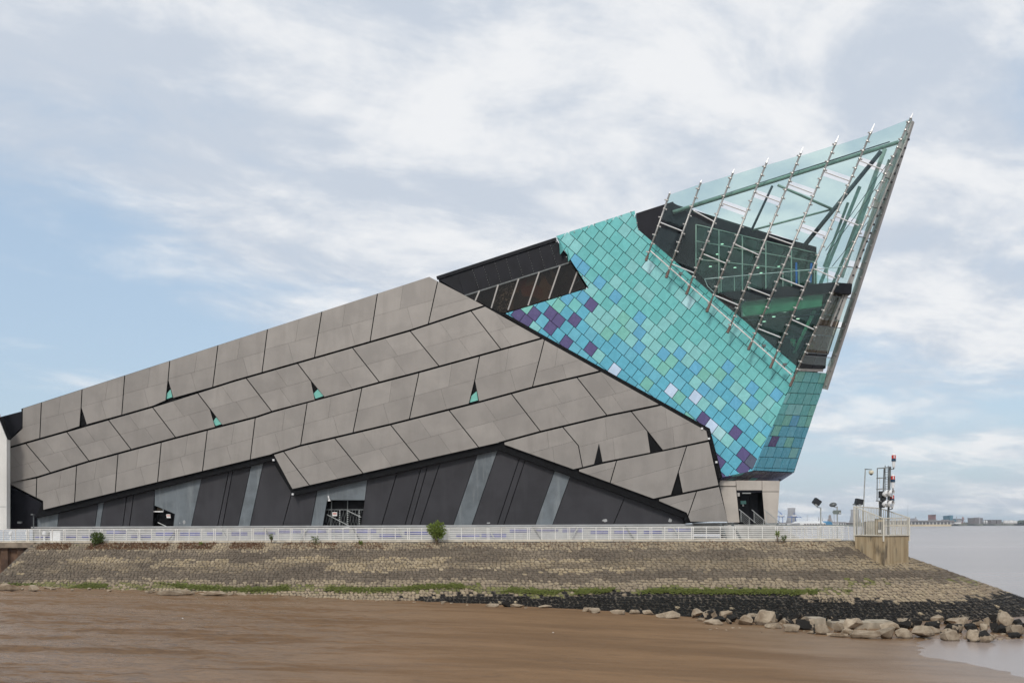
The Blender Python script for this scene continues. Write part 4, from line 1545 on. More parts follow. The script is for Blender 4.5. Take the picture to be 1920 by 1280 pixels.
# stair handrails
for i, (a, b_) in enumerate((((350, 930), (515, 1065)), ((478, 934), (668, 1098)), ((600, 930), (792, 1090)))):
    hp = (PYL[0] - 0.9 - (0.9 if i == 1 else 0.3 * i), KF, 0)
    A_, B_ = P(*c2(*a), hp), P(*c2(*b_), hp)
    names = ('metal stair handrail beside the pale panel at the portal door', 'metal stair handrail in the middle of the portal steps',
             'metal stair handrail on the seaward side of the portal steps')
    hr = thing('stair_handrail', (A_.x, A_.y, 0), names[i], 'handrail', 'handrails at the portal steps')
    MB().tube(A_, B_, 0.035).build('top_rail', M['galv'], hr)
    for t in (0.12, 0.62):
        q = A_.lerp(B_, t)
        MB().tube(q, (q.x, q.y, max(0.02, q.z - 0.95)), 0.028).build('post', M['galv'], hr)
    for k in range(1, 6):
        dz = Vector((0, 0, -0.16 * k))
        MB().tube(A_.lerp(B_, .12) + dz, A_.lerp(B_, .62 + .05 * k) + dz * 1.0, 0.012, n=5).build('wire', M['galv'], hr)

# ------------------------------------------------------------------ glass nose
RODP = (BLUE[0] - 1.0, KF, .03)
GLP = (BLUE[0] - 0.62, KF, .03)
TOPS = [(1257, 359), (1316, 337), (1377, 317), (1441, 296), (1506, 276), (1573, 254), (1640, 232), (1712, 212)]
BOTS = [(1211, 489), (1249, 521), (1287, 552), (1325, 585), (1364, 624), (1403, 656), (1444, 690), (1481, 724)]


def on_rod(i, t):
    return (TOPS[i][0] + (BOTS[i][0] - TOPS[i][0]) * t, TOPS[i][1] + (BOTS[i][1] - TOPS[i][1]) * t)


cn = lambda x, y: (1180 + x / 2.371, 200 + y / 2.371)
STR = {0: [(138, 515, 235, 553)], 1: [(285, 462, 378, 512), (190, 700, 290, 740)], 2: [(415, 430, 525, 470), (330, 655, 432, 698)],
       3: [(565, 385, 672, 425), (470, 612, 578, 660), (380, 838, 485, 882)], 4: [(710, 345, 815, 385), (620, 575, 725, 612), (520, 800, 625, 840)],
       5: [(868, 290, 978, 330), (765, 535, 870, 575), (670, 762, 775, 802), (570, 985, 672, 1025)],
       6: [(1025, 240, 1130, 282), (918, 488, 1020, 528), (820, 720, 915, 762), (720, 945, 820, 990)]}

for i in range(8):
    A_, B_ = P(*TOPS[i], RODP), P(*BOTS[i], RODP)
    tip = A_.lerp(B_, 0.035 if i < 7 else 0.02)
    foot = A_.lerp(B_, 0.93 if i < 4 else 0.965)
    rod = MB().tube(tip, foot, 0.085, n=10).build('rod', M['steel'], bld, smooth=True)
    MB().tube(A_, tip, 0.03, 0.11, n=10).build('tip', M['steelbright'], rod)
    MB().tube(foot, B_, 0.115, 0.13, n=8).build('foot', M['foot'], rod)
    ax = (B_ - A_).normalized()
    sd = ax.cross(Vector((KF, 1, 0)).normalized())
    L = (B_ - A_).length
    n = int(L / 0.78)
    b = MB()
    for k in range(1, n):
        t = k / n + 0.004 * (k % 2)
        q = A_.lerp(B_, t)
        b.tube(q - ax * 0.05, q + ax * 0.05, 0.115, n=8)
        s_ = -1 if k % 2 else 1
        b.box(q + sd * (0.17 * s_), (0.14, 0.10, 0.10), (sd, ax, sd.cross(ax)))
        b.tube(q, q + Vector((0, 0.42, 0)), 0.035, n=5)
    kind(b.build('bracket', M['steel'], rod), 'stuff')

# tie bars between rods, glass sheets between the ties
for i, lst in STR.items():
    ts = []
    for (x0, y0, x1, y1) in lst:
        a, c = cn(x0, y0), cn(x1, y1)
        MB().tube(P(*a, RODP), P(*c, RODP), 0.055, n=7).build('tie_bar', M['steelbright'], bld)
        f = lambda p, k: (p[1] - TOPS[k][1]) / (BOTS[k][1] - TOPS[k][1])
        ts.append((f(a, i), f(c, i + 1)))
    # upper rim of the glass, lower rim along the tiles
    r0 = (0.05, 0.045) if i < 6 else (0.045, 0.02)
    l0 = [0.87, 0.89, 0.90, 0.905, 0.91, 0.915, 0.92, 0.93]
    edges = [r0] + [None] * 0
    cur = r0
    g0 = 0.024 if i > 0 else 0.03
    for (t0, t1) in ts + [(l0[i], l0[i + 1])]:
        last_ = (t0, t1) == (l0[i], l0[i + 1])
        gp0 = 0.0 if last_ else 7.0 / (BOTS[i][1] - TOPS[i][1])
        gp1 = 0.0 if last_ else 7.0 / (BOTS[i + 1][1] - TOPS[i + 1][1])
        q = [on_rod(i, cur[0]), on_rod(i + 1, cur[1]), on_rod(i + 1, t1 - gp1), on_rod(i, t0 - gp0)]
        gm = P(*q[0], GLP)
        dk, dm = random.gauss(0, 0.006), random.gauss(0, 0.006)
        MB().poly(q, (GLP[0] + dk * gm.x - dm * gm.z, GLP[1] + dk, GLP[2] + dm), 0.03).build('glass_sheet', M['glass'], bld)
        cur = (t0 + gp0, t1 + gp1)
# pale pipe along the lower rim and small flood lamps clipped to it
MB().tube(P(1219, 470, RODP), P(1484, 702, RODP), 0.06).build('gutter_pipe', M['signwhite'], bld)
for (u, v) in ((1276, 513), (1432, 648), (1471, 683)):
    q = P(u, v, RODP)
    b = MB().box(q, (0.3, 0.25, 0.2)).tube(q + Vector((0, 0, -0.25)), q, 0.05)
    b.build('flood_lamp', M['galvdark'], bld)

# end glazing: far beam, glass strips, cross pieces
EB0, EB1 = PE(1708, 228, 0.1), PE(1546, 729, 0.1)
MB().bar(EB0, EB1, 0.36, 0.5, up=ENDN).build('end_beam', M['fin'], bld)
b = MB()
for k in range(34):
    q = EB0.lerp(EB1, (k + .5) / 34)
    b.box(q + (EB1 - EB0).normalized().cross(ENDN) * (0.27 if k % 2 else -0.2) + ENDN * 0.14, (0.10, 0.12, 0.12))
kind(b.build('bolt', M['steel'], bld), 'stuff')
NS = 9
for k in range(NS):
    t0, t1 = k / NS + 0.012, (k + 1) / NS - 0.012
    fa = lambda t: (1712 + (1484 - 1712) * t, 214 + (716 - 214) * t)
    fb = lambda t: (1711 + (1549 - 1711) * t, 222 + (722 - 222) * t)
    if t1 > 0.93:
        t1 = 0.93
    mid = lambda t: ((fa(t)[0] + fb(t)[0]) / 2, (fa(t)[1] + fb(t)[1]) / 2)
    for (ga, gb) in ((fa, mid), (mid, fb)):
        b = MB()
        end_poly(b, [ga(t0), gb(t0), gb(t1), ga(t1)], 0.03, 0.2)
        b.build('glass_sheet', M['glassend'], bld)
    MB().bar(PE(*fa(t0), 0.32), PE(*fb(t0 - .003), 0.32), 0.06).build('tie_bar', M['galvdark'], bld)
A_, B_ = PE(1706, 236, 0.32), PE(1516, 722, 0.32)
rod = MB().tube(PE(1700, 262, 0.36), PE(1557, 612, 0.36), 0.09).build('rod', M['fin'], bld)
b = MB()
for k in range(22):
    q = PE(1700 + (1557 - 1700) * k / 22, 262 + (612 - 262) * k / 22, 0.36)
    b.box(q + Vector((0.16, 0, 0)), (0.16, 0.14, 0.14))
kind(b.build('bracket', M['blackplastic'], rod), 'stuff')

# frame tubes inside the nose
def tube_in(u0, v0, u1, v1, dep, r, mat, name='frame_tube'):
    pl = (BLUE[0] + dep, KF, .03)
    return MB().tube(P(u0, v0, pl), P(u1, v1, pl), r, n=10).build(name, M[mat], bld, smooth=True)


tube_in(1262, 398, 1684, 267, 0.0, 0.17, 'tubegreen')
tube_in(1300, 383, 1668, 266, 0.35, 0.05, 'tubedark')
tube_in(1651, 285, 1507, 462, 1.6, 0.20, 'tubedark')
tube_in(1659, 280, 1588, 470, 2.6, 0.20, 'tubegreen')
tube_in(1448, 349, 1409, 432, 1.5, 0.11, 'tubedark')
tube_in(1458, 347, 1560, 392, 1.7, 0.11, 'tubegreen')
tube_in(1409, 432, 1558, 393, 2.0, 0.09, 'tubegreen')
for (u0, v0, u1, v1, dp, r, mt) in ((1612, 350, 1535, 540, 2.0, .15, 'finglass'), (1642, 332, 1578, 520, 1.6, .16, 'finglass'), (1668, 300, 1604, 500, 1.1, .15, 'fin'),
                                    (1630, 372, 1556, 545, 2.4, .13, 'finglass'), (1590, 380, 1545, 500, 3.2, .12, 'finglass'), (1683, 280, 1571, 600, 0.9, .13, 'fin')):
    pl = (BLUE[0] + dp, KF, .03)
    MB().bar(P(u0, v0, pl), P(u1, v1, pl), r * 2, 0.1, up=(0, 1, 0)).build('fin', M[mt], bld)
for (u0, v0, u1, v1) in ((1690, 270, 1548, 470), (1694, 282, 1550, 478), (1640, 400, 1560, 500)):
    tube_in(u0, v0, u1, v1, 1.2, 0.03, 'tubedark', 'cable')

# rooms inside the nose: black roof edge, glazed wall, terrace slab, lower gallery
IN1 = (BLUE[0] + 3.2, KF, .03)
IN2 = (BLUE[0] + 2.2, KF, .03)
MB().poly([(1193, 400), (1262, 378), (1268, 392), (1290, 398), (1240, 500), (1198, 440)], (BLUE[0] + 0.35, KF, .03), 9).build('black_panel', M['blackmetal'], bld)
MB().poly([(1262, 380), (1292, 397), (1531, 463), (1531, 476), (1305, 421), (1302, 520), (1345, 565), (1240, 480)], IN1, 0.3).build('gable_panel', M['blackmetal'], bld)
MB().poly([(1262, 382), (1531, 465), (1531, 540), (1560, 560), (1548, 690), (1490, 690), (1240, 478)], (IN1[0] + 4.5, KF, .03), 8).build('room_back', M['dark_interior'], bld)
wallp = [(1305, 421), (1531, 475), (1529, 536), (1345, 550), (1318, 522), (1305, 500)]
cols = [1305, 1348, 1392, 1436, 1484, 1531]
rowsv = [(421, 475), (452, 492), (486, 510), (552, 540)]
for i in range(5):
    for j in range(3):
        vt0 = lambda u, r: rowsv[r][0] + (rowsv[r][1] - rowsv[r][0]) * (u - 1305) / 226
        q = [(cols[i], vt0(cols[i], j)), (cols[i + 1], vt0(cols[i + 1], j)), (cols[i + 1], vt0(cols[i + 1], j + 1)), (cols[i], vt0(cols[i], j + 1))]
        q = cut(q, (1318, 522), (1345, 550), -1) if j == 2 and i == 0 else q
        qi = inset(q, 0.7)
        if qi:
            MB().poly(qi, (IN1[0] - 0.1, KF, .03), 0.03).build('window_pane', M['glassdark'], bld)
for u in cols:
    f = (u - 1305) / 226
    MB().bar(P(u, 421 + 54 * f, (IN1[0] - .15, KF, .03)), P(u, 552 - 12 * f if u > 1310 else 510, (IN1[0] - .15, KF, .03)), 0.10).build('mullion', M['tubegreen'], bld)
for (a, c) in rowsv[:3]:
    MB().bar(P(1305, a, (IN1[0] - .15, KF, .03)), P(1531, c, (IN1[0] - .15, KF, .03)), 0.08).build('mullion', M['tubegreen'], bld)
# dark raking struts behind the glazed wall
for (u0, v0, u1, v1) in ((1329, 428, 1316, 470), (1378, 440, 1335, 545), (1424, 452, 1384, 540), (1268, 395, 1302, 480), (1470, 470, 1430, 545)):
    tube_in(u0, v0, u1, v1, 4.2, 0.16, 'tubedark')
for (u, v) in ((1332, 500), (1378, 502), (1421, 502), (1345, 477), (1427, 512), (1354, 458), (1460, 500)):
    MB().lathe(P(u, v, (IN1[0] + 1.0, KF, .03)), [(0.14, 0), (0.14, 0.04)], 10).build('downlight', M['downlight'], bld)
# blue door leaves on the terrace
for (u0, v0, u1, v1, w) in ((1491.5, 492, 1492, 531, 3.2), (1519.5, 493, 1517.5, 530, 4.0)):
    MB().poly([(u0, v0), (u0 + w, v0), (u1 + w, v1), (u1, v1)], (IN1[0] - 0.3, KF, .03), 0.08).build('door', M['bluedoor'], bld)
MB().poly([(1496, 490), (1518, 492), (1516, 531), (1495, 532)], (IN1[0] - .2, KF, .03), 0.05).build('door_glass', M['glassdark'], bld)
# terrace balustrade
bal = (BLUE[0] + 0.9, KF, .03)
MB().tube(P(1321, 523, bal), P(1593, 499, bal), 0.035).build('balustrade_rail', M['steelbright'], bld)
MB().tube(P(1321, 523, bal), P(1327, 537, bal), 0.03).tube(P(1327, 537, bal), P(1342, 551, bal), 0.03).build('balustrade_rail', M['steelbright'], bld)
for k, u in enumerate((1352, 1377, 1404, 1436, 1468, 1498, 1527, 1552)):
    v0 = 523 - (u - 1321) * 24 / 272
    MB().bar(P(u, v0, bal), P(u, v0 + 27, bal), 0.07, 0.05).build('balustrade_post', M['tubegreen'], bld)
    if u < 1540:
        u2 = u + 24
        v2 = 523 - (u2 - 1321) * 24 / 272
        MB().poly([(u + 1, v0 + 2), (u2, v2 + 2), (u2, v2 + 26), (u + 1, v0 + 26)], bal, 0.02).build('balustrade_glass', M['glass'], bld)
# slab
slab_f = (BLUE[0] + 0.4, KF, .03)
MB().poly([(1349, 549), (1563, 529), (1598, 532), (1596, 551), (1562, 548), (1378, 563)], slab_f, 4.0).build('terrace_slab', M['blackmetal'], bld)
# lower gallery: pale bulkhead, glass, column, floor
MB().poly([(1391, 566), (1543, 551), (1541, 574), (1393, 593)], (BLUE[0] + 0.9, KF, .03), 0.5).build('bulkhead', M['palegreen'], bld)
gal = [(1372, 562), (1562, 549), (1506, 664), (1490, 684), (1445, 648)]
gc = [((1400, 560), (1372, 590)), ((1450, 555), (1412, 625)), ((1505, 552), (1455, 660)), ((1562, 549), (1508, 662))]
gprev = ((1360, 560), (1350, 600))
for g_ in gc:
    q = cut(gal, gprev[0], gprev[1], -1)
    q = cut(q, g_[0], g_[1], 1)
    qi = inset(q, 0.5) if len(q) >= 3 else None
    if qi:
        MB().poly(qi, (BLUE[0] + 0.5, KF, .03), 0.03).build('window_pane', M['glassdark'], bld)
    MB().bar(P(*g_[0], (BLUE[0] + .45, KF, .03)), P(*g_[1], (BLUE[0] + .45, KF, .03)), 0.08).build('mullion', M['tubedark'], bld)
    gprev = g_
for (u0, v0, u1, v1) in ((1396, 601, 1543, 588), (1442, 635, 1523, 629)):
    MB().bar(P(u0, v0, (BLUE[0] + .45, KF, .03)), P(u1, v1, (BLUE[0] + .45, KF, .03)), 0.06).build('mullion', M['tubedark'], bld)
MB().bar(P(1240, 470, (BLUE[0] + .3, KF, .03)), P(1492, 686, (BLUE[0] + .3, KF, .03)), 0.14).build('sill', M['tubedark'], bld)
MB().poly([(1464, 664), (1508, 661), (1499, 690), (1488, 684)], (BLUE[0] + 0.6, KF, .03), 0.2).build('black_panel', M['blackmetal'], bld)
tube_in(1527, 582, 1489, 662, 2.0, 0.16, 'palegreen', 'column')
fp = [(1440, 664), (1510, 662)]
fl0 = P(1430, 664, (BLUE[0] + 1.0, KF, .03)); fl1 = P(1512, 662, (BLUE[0] + 1.0, KF, .03))
z_fl = fl1.z
MB().box(((fl0.x + fl1.x) / 2, fl0.y + 1.6, z_fl - 0.1), ((fl1.x - fl0.x) * 1.0, 3.0, 0.18)).build('gallery_floor', M['floor_in'], bld)
for (u, v) in ((1471, 585), (1451, 594), (1433, 603), (1496, 598)):
    MB().lathe(P(u, v, (BLUE[0] + 2.0, KF, .03)), [(0.15, 0), (0.15, 0.04)], 10).build('downlight', M['downlight'], bld)
# end glazing of the lower gallery
eq = [(1563, 549), (1589, 552), (1552, 664), (1510, 661)]
def eint(s, t):
    a = (eq[0][0] + (eq[3][0] - eq[0][0]) * t, eq[0][1] + (eq[3][1] - eq[0][1]) * t)
    c = (eq[1][0] + (eq[2][0] - eq[1][0]) * t, eq[1][1] + (eq[2][1] - eq[1][1]) * t)
    return (a[0] + (c[0] - a[0]) * s, a[1] + (c[1] - a[1]) * s)
for i in range(2):
    for (t0, t1) in ((0, .36), (.36, .70), (.70, 1.0)):
        b = MB()
        end_poly(b, [eint(i / 2 + .02, t0), eint(i / 2 + .48, t0), eint(i / 2 + .48, t1), eint(i / 2 + .02, t1)], 0.03, -0.05)
        b.build('window_pane', M['glasssmoke'], bld)
for s_ in (0.0, 0.5, 1.0):
    MB().bar(PE(*eint(s_, 0), -.02), PE(*eint(s_, 1), -.02), 0.10).build('mullion', M['brownreveal'], bld)
for t_ in (.36, .70, 1.0):
    MB().bar(PE(*eint(0, t_), -.02), PE(*eint(1, t_), -.02), 0.08).build('mullion', M['galvdark'], bld)
b = MB(); end_poly(b, [eint(0.0, 0), eint(0.9, 0), eint(0.9, 1), eint(0.0, 1)], 0.1, -2.2); b.build('reveal', M['brownreveal'], bld)
for i in range(2):
    b = MB()
    q0 = [(1508.5, 662), (1531, 663.2), (1521.5, 690), (1499.5, 689)] if i == 0 else [(1532.2, 663.2), (1552, 664.3), (1542.5, 691.5), (1522.8, 690.2)]
    end_poly(b, q0, 0.12, 0.0)
    b.build('black_panel', M['blackmetal'], bld)
b = MB(); end_poly(b, [(1498, 691), (1544, 692.5), (1543, 697), (1496.5, 695)], 0.3, 0.15); b.build('ledge', M['fin'], bld)
b = MB(); end_poly(b, [(1553, 684), (1558, 672), (1558, 700), (1551, 702)], 0.05, 0.02); b.build('flashing', M['signwhite'], bld)


# a person and furniture inside the lower gallery
def person(px, py, pz, label):
    """one skinned figure, clothes as children"""
    def skin(name, pts, edges, radii, mat, parent, root=0):
        me = bpy.data.meshes.new(name)
        me.from_pydata([tuple(p) for p in pts], edges, [])
        o = bpy.data.objects.new(name, me)
        COL.objects.link(o)
        md = o.modifiers.new('Skin', 'SKIN')
        lay = me.skin_vertices[0] if me.skin_vertices else None
        if lay is None:
            bm = bmesh.new(); bm.from_mesh(me); bm.verts.layers.skin.verify(); bm.to_mesh(me); bm.free()
            lay = me.skin_vertices[0]
        for i, r in enumerate(radii):
            lay.data[i].radius = (r, r) if not isinstance(r, tuple) else r
            lay.data[i].use_root = (i == root)
        sb_ = o.modifiers.new('Sub', 'SUBSURF'); sb_.levels = 1; sb_.render_levels = 1
        me.materials.append(mat)
        if parent:
            o.parent = parent
        return o
    H = [(0, 0, .95), (0, 0, 1.15), (0, 0, 1.38), (0, 0, 1.46), (0, -.01, 1.53), (0, -.015, 1.62), (0, -.01, 1.69),
         (-.10, 0, .90), (-.11, -.02, .50), (-.12, .03, .09), (-.12, -.12, .05), (.10, 0, .90), (.11, -.03, .50), (.12, .02, .09), (.12, -.13, .05),
         (-.19, 0, 1.39), (-.25, .02, 1.12), (-.22, -.14, .92), (-.21, -.20, .86), (.19, 0, 1.39), (.25, .02, 1.12), (.20, -.16, .95), (.19, -.22, .89)]
    E = [(0, 1), (1, 2), (2, 3), (3, 4), (4, 5), (5, 6), (0, 7), (7, 8), (8, 9), (9, 10), (0, 11), (11, 12), (12, 13), (13, 14), (2, 15), (15, 16), (16, 17), (17, 18),
         (2, 19), (19, 20), (20, 21), (21, 22)]
    Rr = [.14, .125, .14, .06, .055, .085, .06, .085, .06, .042, .038, .085, .06, .042, .038, .06, .042, .034, .03, .06, .042, .034, .03]
    root = skin('person', H, E, Rr, M['skin'], None)
    root.location = (px, py, pz)
    root.rotation_euler = (0, 0, math.radians(20))
    tag(root, label, 'person')
    T_ = [H[0], H[1], H[2], H[15], (-.225, .01, 1.22), H[19], (.225, .01, 1.22), (0, 0, .86)]
    skin('shirt', T_, [(0, 1), (1, 2), (2, 3), (3, 4), (2, 5), (5, 6), (0, 7)], [.155, .14, .15, .075, .06, .075, .06, .16], M['cloth_green'], root)
    skin('trousers', [H[0], H[7], H[8], (-.12, .03, .10), H[11], H[12], (.12, .02, .10)], [(0, 1), (1, 2), (2, 3), (0, 4), (4, 5), (5, 6)], [.15, .10, .075, .06, .10, .075, .06], M['cloth_dark'], root)
    skin('hair', [(0, .02, 1.62), (0, .0, 1.715)], [(0, 1)], [.085, .06], M['hair'], root)
    face = MB().box((-.033, -.097, 1.625), (.02, .012, .012)).box((.033, -.097, 1.625), (.02, .012, .012)).box((0, -.108, 1.60), (.022, .03, .03)).box((0, -.098, 1.565), (.05, .01, .012))
    fo = face.build('face_features', M['hair'], None, origin=(0, 0, 0))
    fo.parent = root
    # hands: palm with five fingers each
    for sx, (hx, hy, hz) in ((-1, (-.21, -.20, .86)), (1, (.19, -.22, .89))):
        hb = MB().box((hx, hy - .02, hz - .02), (.03, .05, .08))
        for k in range(4):
            hb.tube((hx, hy - .045 + k * .018, hz - .055), (hx - sx * .012, hy - .05 + k * .018, hz - .115 + abs(k - 1.4) * .008), .0085, .007, n=5)
        hb.tube((hx, hy - .045, hz - .01), (hx - sx * .015, hy - .075, hz - .05), .010, .008, n=5)
        ho = hb.build('hand', M['skin'], None, origin=(0, 0, 0))
        ho.parent = root
    return root


pq = P(1487, 664, (BLUE[0] + 1.9, KF, .03))
person(pq.x, pq.y, z_fl, 'standing person in a mint green top behind the gallery glass of the nose')
cq = P(1522, 662, (BLUE[0] + 2.0, KF, .03))
ch = thing('chair', (cq.x, cq.y, z_fl), 'pale wooden chair standing behind the brown end window of the nose', 'chair')
for (x, y) in ((-.2, -.2), (.2, -.2), (-.2, .2), (.2, .2)):
    MB().box((cq.x + x, cq.y + y, z_fl + (.23 if y < 0 else .5)), (.05, .05, .46 if y < 0 else 1.0)).build('leg', M['wood'], ch)
MB().box((cq.x, cq.y, z_fl + .48), (.46, .46, .05)).build('seat', M['wood'], ch)
MB().box((cq.x, cq.y + .21, z_fl + .85), (.46, .04, .22)).build('backrest', M['wood'], ch)
co = MB().poly([(1525, 640), (1530, 640), (1531, 657), (1526, 657)], (BLUE[0] + 2.4, KF, .03), 0.1).build('coat', M['orange'])
tag(co, 'orange brown coat hanging behind the brown end window', 'coat')

# ------------------------------------------------------------------ white railing along the crest
rl = thing('promenade_railing', (-10, rail_y(-10), 0), 'long white railing of level bars along the top of the stone bank', 'railing')
nvr = Vector((0.0886, 1, 0)).normalized(); tvr = Vector((1, -0.0886, 0)).normalized()
xs0, xs1 = -46.2, 25.3


def rp(x, z, off=0.0):
    return Vector((x, rail_y(x) + off, z))


i = 0
x = xs0
while x < xs1:
    main = i % 3 == 0
    if main:
        b = MB()
        for o_ in (-0.07, 0.07):
            b.bar(rp(x + o_, -0.06), rp(x + o_, 1.04), 0.055, 0.10)
        b.build('post', M['rail'], rl)
    else:
        MB().bar(rp(x, -0.06), rp(x, 1.04), 0.05, 0.08).build('post', M['rail'], rl)
    i += 1
    x += 1.055
MB().bar(rp(xs0, 1.08), rp(xs1, 1.08), 0.09, 0.08).build('handrail', M['rail'], rl)
for z in (0.20, 0.355, 0.51, 0.665, 0.82, 0.95):
    MB().bar(rp(xs0, z, -0.05), rp(xs1, z, -0.05), 0.045, 0.045).build('rail', M['rail'], rl)

# the same kind of railing along the sea side of the headland
q0, q1 = Vector((26.2, 73.0, 0)), Vector((25.6, 108.0, 0))
r2 = thing('sea_side_railing', q0, 'white railing on the sea side of the headland behind the promenade', 'railing')
for k in range(26):
    q = q0.lerp(q1, k / 25)
    MB().bar(q + Vector((0, 0, 0)), q + Vector((-.06, 0, 1.04)), 0.06, 0.06).build('post', M['rail'], r2)
MB().bar(q0 + Vector((-.06, 0, 1.07)), q1 + Vector((-.06, 0, 1.07)), 0.08, 0.07).build('handrail', M['rail'], r2)
for z in (0.2, 0.4, 0.6, 0.8):
    MB().bar(q0 + Vector((0, 0, z)), q1 + Vector((0, 0, z)), 0.03).build('rail', M['rail'], r2)
# low lights and a bin seen through the railing at the quay end
for k, u in enumerate((20, 51, 83)):
    q = P(u, 999, (79.0, KF, 0))
    b = MB().lathe((q.x, q.y, 0), [(0.07, 0), (0.07, 0.55), (0.16, 0.6), (0.16, 0.85), (0.05, 0.9)], 10)
    o = b.build('bollard_light', M['whiteplastic'])
    tag(o, ('small white bollard light next to the white building', 'small white bollard light in the middle of its row of three',
            'small white bollard light close to the white box')[k], 'bollard light', 'bollard lights behind the railing')
q = P(106, 1000, (79.0, KF, 0))
o = MB().box((q.x, q.y, 0.42), (0.9, 0.5, 0.84)).box((q.x, q.y, 0.87), (0.98, 0.58, 0.06)).build('utility_box', M['whiteplastic'])
tag(o, 'square white utility box on the promenade behind the railing', 'utility box')
q = P(63, 992, (80.0, KF, 0))
o = MB().tube((q.x, q.y, 0), (q.x, q.y, 2.4), 0.05).box((q.x, q.y - .1, 2.4), (.2, .4, .12)).build('lamp_post', M['galvdark'])
tag(o, 'short dark lamp post against the black glazed corner', 'lamp post')

# ------------------------------------------------------------------ sheet pile wall at the quay end
pw = thing('sheet_pile_wall', (-43, rail_y(-43), -3.5), 'rusty brown sheet pile quay wall beside the end of the stone bank', 'wall')
b = MB().bar((-46.4, rail_y(-46.4) - 0.35, -0.20), (-39.0, rail_y(-39.0) - 0.35, -0.20), 0.55, 0.42)
b.build('cap_beam', M['capbeam'], pw)
x = -46.2
k = 0
while x < -39.0:
    w = 0.56
    y = rail_y(x) - 0.30 + (0.20 if k % 2 else -0.06)
    p0 = Vector((x, y, -5)); p1 = Vector((x + w, y, -5))
    x2 = x + w + 0.14
    y2 = rail_y(x2) - 0.30 + (-0.06 if k % 2 else 0.20)
    pts = [p0, p1, Vector((x2, y2, -5)), Vector((x2, y2 + .04, -5)), p1 + Vector((0, .04, 0)), p0 + Vector((0, .04, 0))]
    MB().prism(pts, [Vector((p.x, p.y, -0.40)) for p in pts]).build('pile', M['rust'], pw)
    x = x2
    k += 1

# ------------------------------------------------------------------ concrete signal platform at the corner
Nn, Ww, Ee = Vector((26.9, 68.0, 0)), Vector((25.72, 70.4, 0)), Vector((29.35, 69.5, 0))
Bb = Ww + Ee - Nn
ZT = 0.36
pf = thing('signal_platform', (27.3, 70, -2), 'square concrete signal platform standing out of the stone bank', 'platform')
for nm, (a, c) in (('wall', (Ww, Nn)), ('wall', (Nn, Ee)), ('wall', (Ee, Bb)), ('wall', (Bb, Ww))):
    d = (c - a).normalized()
    nrm = Vector((d.y, -d.x, 0))
    th = 0.2
    ins = nrm * -th
    q = [a, c, c + ins - d * th * 0.0, a + ins]
    bot = [Vector((p.x, p.y, -2.9)) for p in q]
    tp = [Vector((p.x, p.y, ZT)) for p in q]
    MB().prism(bot, tp).build(nm, M['boxwall'], pf)
MB().prism([p + Vector((0, 0, ZT - 0.05)) for p in (Ww * 1, Nn, Ee, Bb)], [p + Vector((0, 0, ZT + 0.012)) for p in (Ww * 1, Nn, Ee, Bb)]).build('slab', M['concrete'], pf)
# small strip footing where the platform meets the stones
MB().bar(Vector((26.95, 67.85, -2.16)), Vector((29.3, 69.3, -2.06)), 0.35, 0.25).build('footing', M['kerb'], pf)

pr = thing('platform_railing', (27.3, 70, ZT), 'cream railing of upright bars round the concrete signal platform', 'railing')
ZR = ZT + 1.42


def bar_fence(a, c, n, za, zc_, first):
    a, c = Vector((a.x, a.y, 0)), Vector((c.x, c.y, 0))
    d = (c - a).normalized() * 0.05
    MB().bar(a + d + Vector((0, 0, za)), c - d + Vector((0, 0, zc_)), 0.07).build('top_rail', M['rail_cream'], pr)
    MB().bar(a + d + Vector((0, 0, ZT + .06)), c - d + Vector((0, 0, ZT + .06)), 0.07).build('bottom_rail', M['rail_cream'], pr)
    for k in range(1, n):
        q = a.lerp(c, k / n)
        MB().bar(q + Vector((0, 0, ZT + .06)), q + Vector((0, 0, za + (zc_ - za) * k / n)), 0.03).build('upright_bar', M['rail_cream'], pr)
    MB().bar(a + Vector((0, 0, ZT - 0.38)), a + Vector((0, 0, za + .03)), 0.09).build('post', M['rail_cream'], pr)


M['rail_cream'] = pm('cream_painted_steel', (0.66, 0.63, 0.55), 0.45, 0, 0.08, 4.0, streak=((0.45, 0.36, 0.24), 4.0, 0.4))
out = 1.03
cen = (Ww + Ee) / 2
Wo, No, Eo, Bo = [cen + (p - cen) * out for p in (Ww, Nn, Ee, Bb)]
bar_fence(Wo, No, 17, 2.56, 1.66, True)
bar_fence(No, Eo, 17, 1.66, 1.70, True)
bar_fence(Eo, Bo, 15, 1.70, 2.45, True)
bar_fence(Bo, Wo, 16, 2.45, 2.56, True)
MB().bar(No + Vector((0, 0, ZT + .75)), Eo + Vector((0, 0, ZT + .75)), 0.045).build('mid_rail', M['rail_cream'], pr)

q = Nn.lerp(Bb, 0.42) + Vector((-.15, 0, 0))
cb = thing('control_cabinet', (q.x, q.y, ZT), 'tan control cabinet on the signal platform inside the railing', 'cabinet')
MB().box((q.x, q.y, ZT + .62), (.5, .5, 1.2)).build('body', M['cabinet'], cb)
MB().box((q.x, q.y, ZT + 1.25), (.58, .58, .06)).build('roof', M['signgrey'], cb)
MB().box((q.x - .03, q.y - .26, ZT + .6), (.38, .02, .9)).build('door', M['cabinetdark'], cb)
MB().box((q.x - .12, q.y - .275, ZT + .35), (.2, .01, .2)).build('label_plate', M['signwhite'], cb)
q = Ww.lerp(Bb, 0.45) + Vector((.15, -.35, 0))
cb = thing('switch_cabinet', (q.x, q.y, ZT), 'dark slatted switch cabinet on the landward part of the signal platform', 'cabinet')
MB().box((q.x, q.y, ZT + .55), (.8, .4, 1.05)).build('body', M['cabinetdark'], cb)
for k in range(6):
    MB().box((q.x - .33 + k * .13, q.y - .21, ZT + .55), (.05, .03, 1.0)).build('louvre', M['rail_cream'], cb)

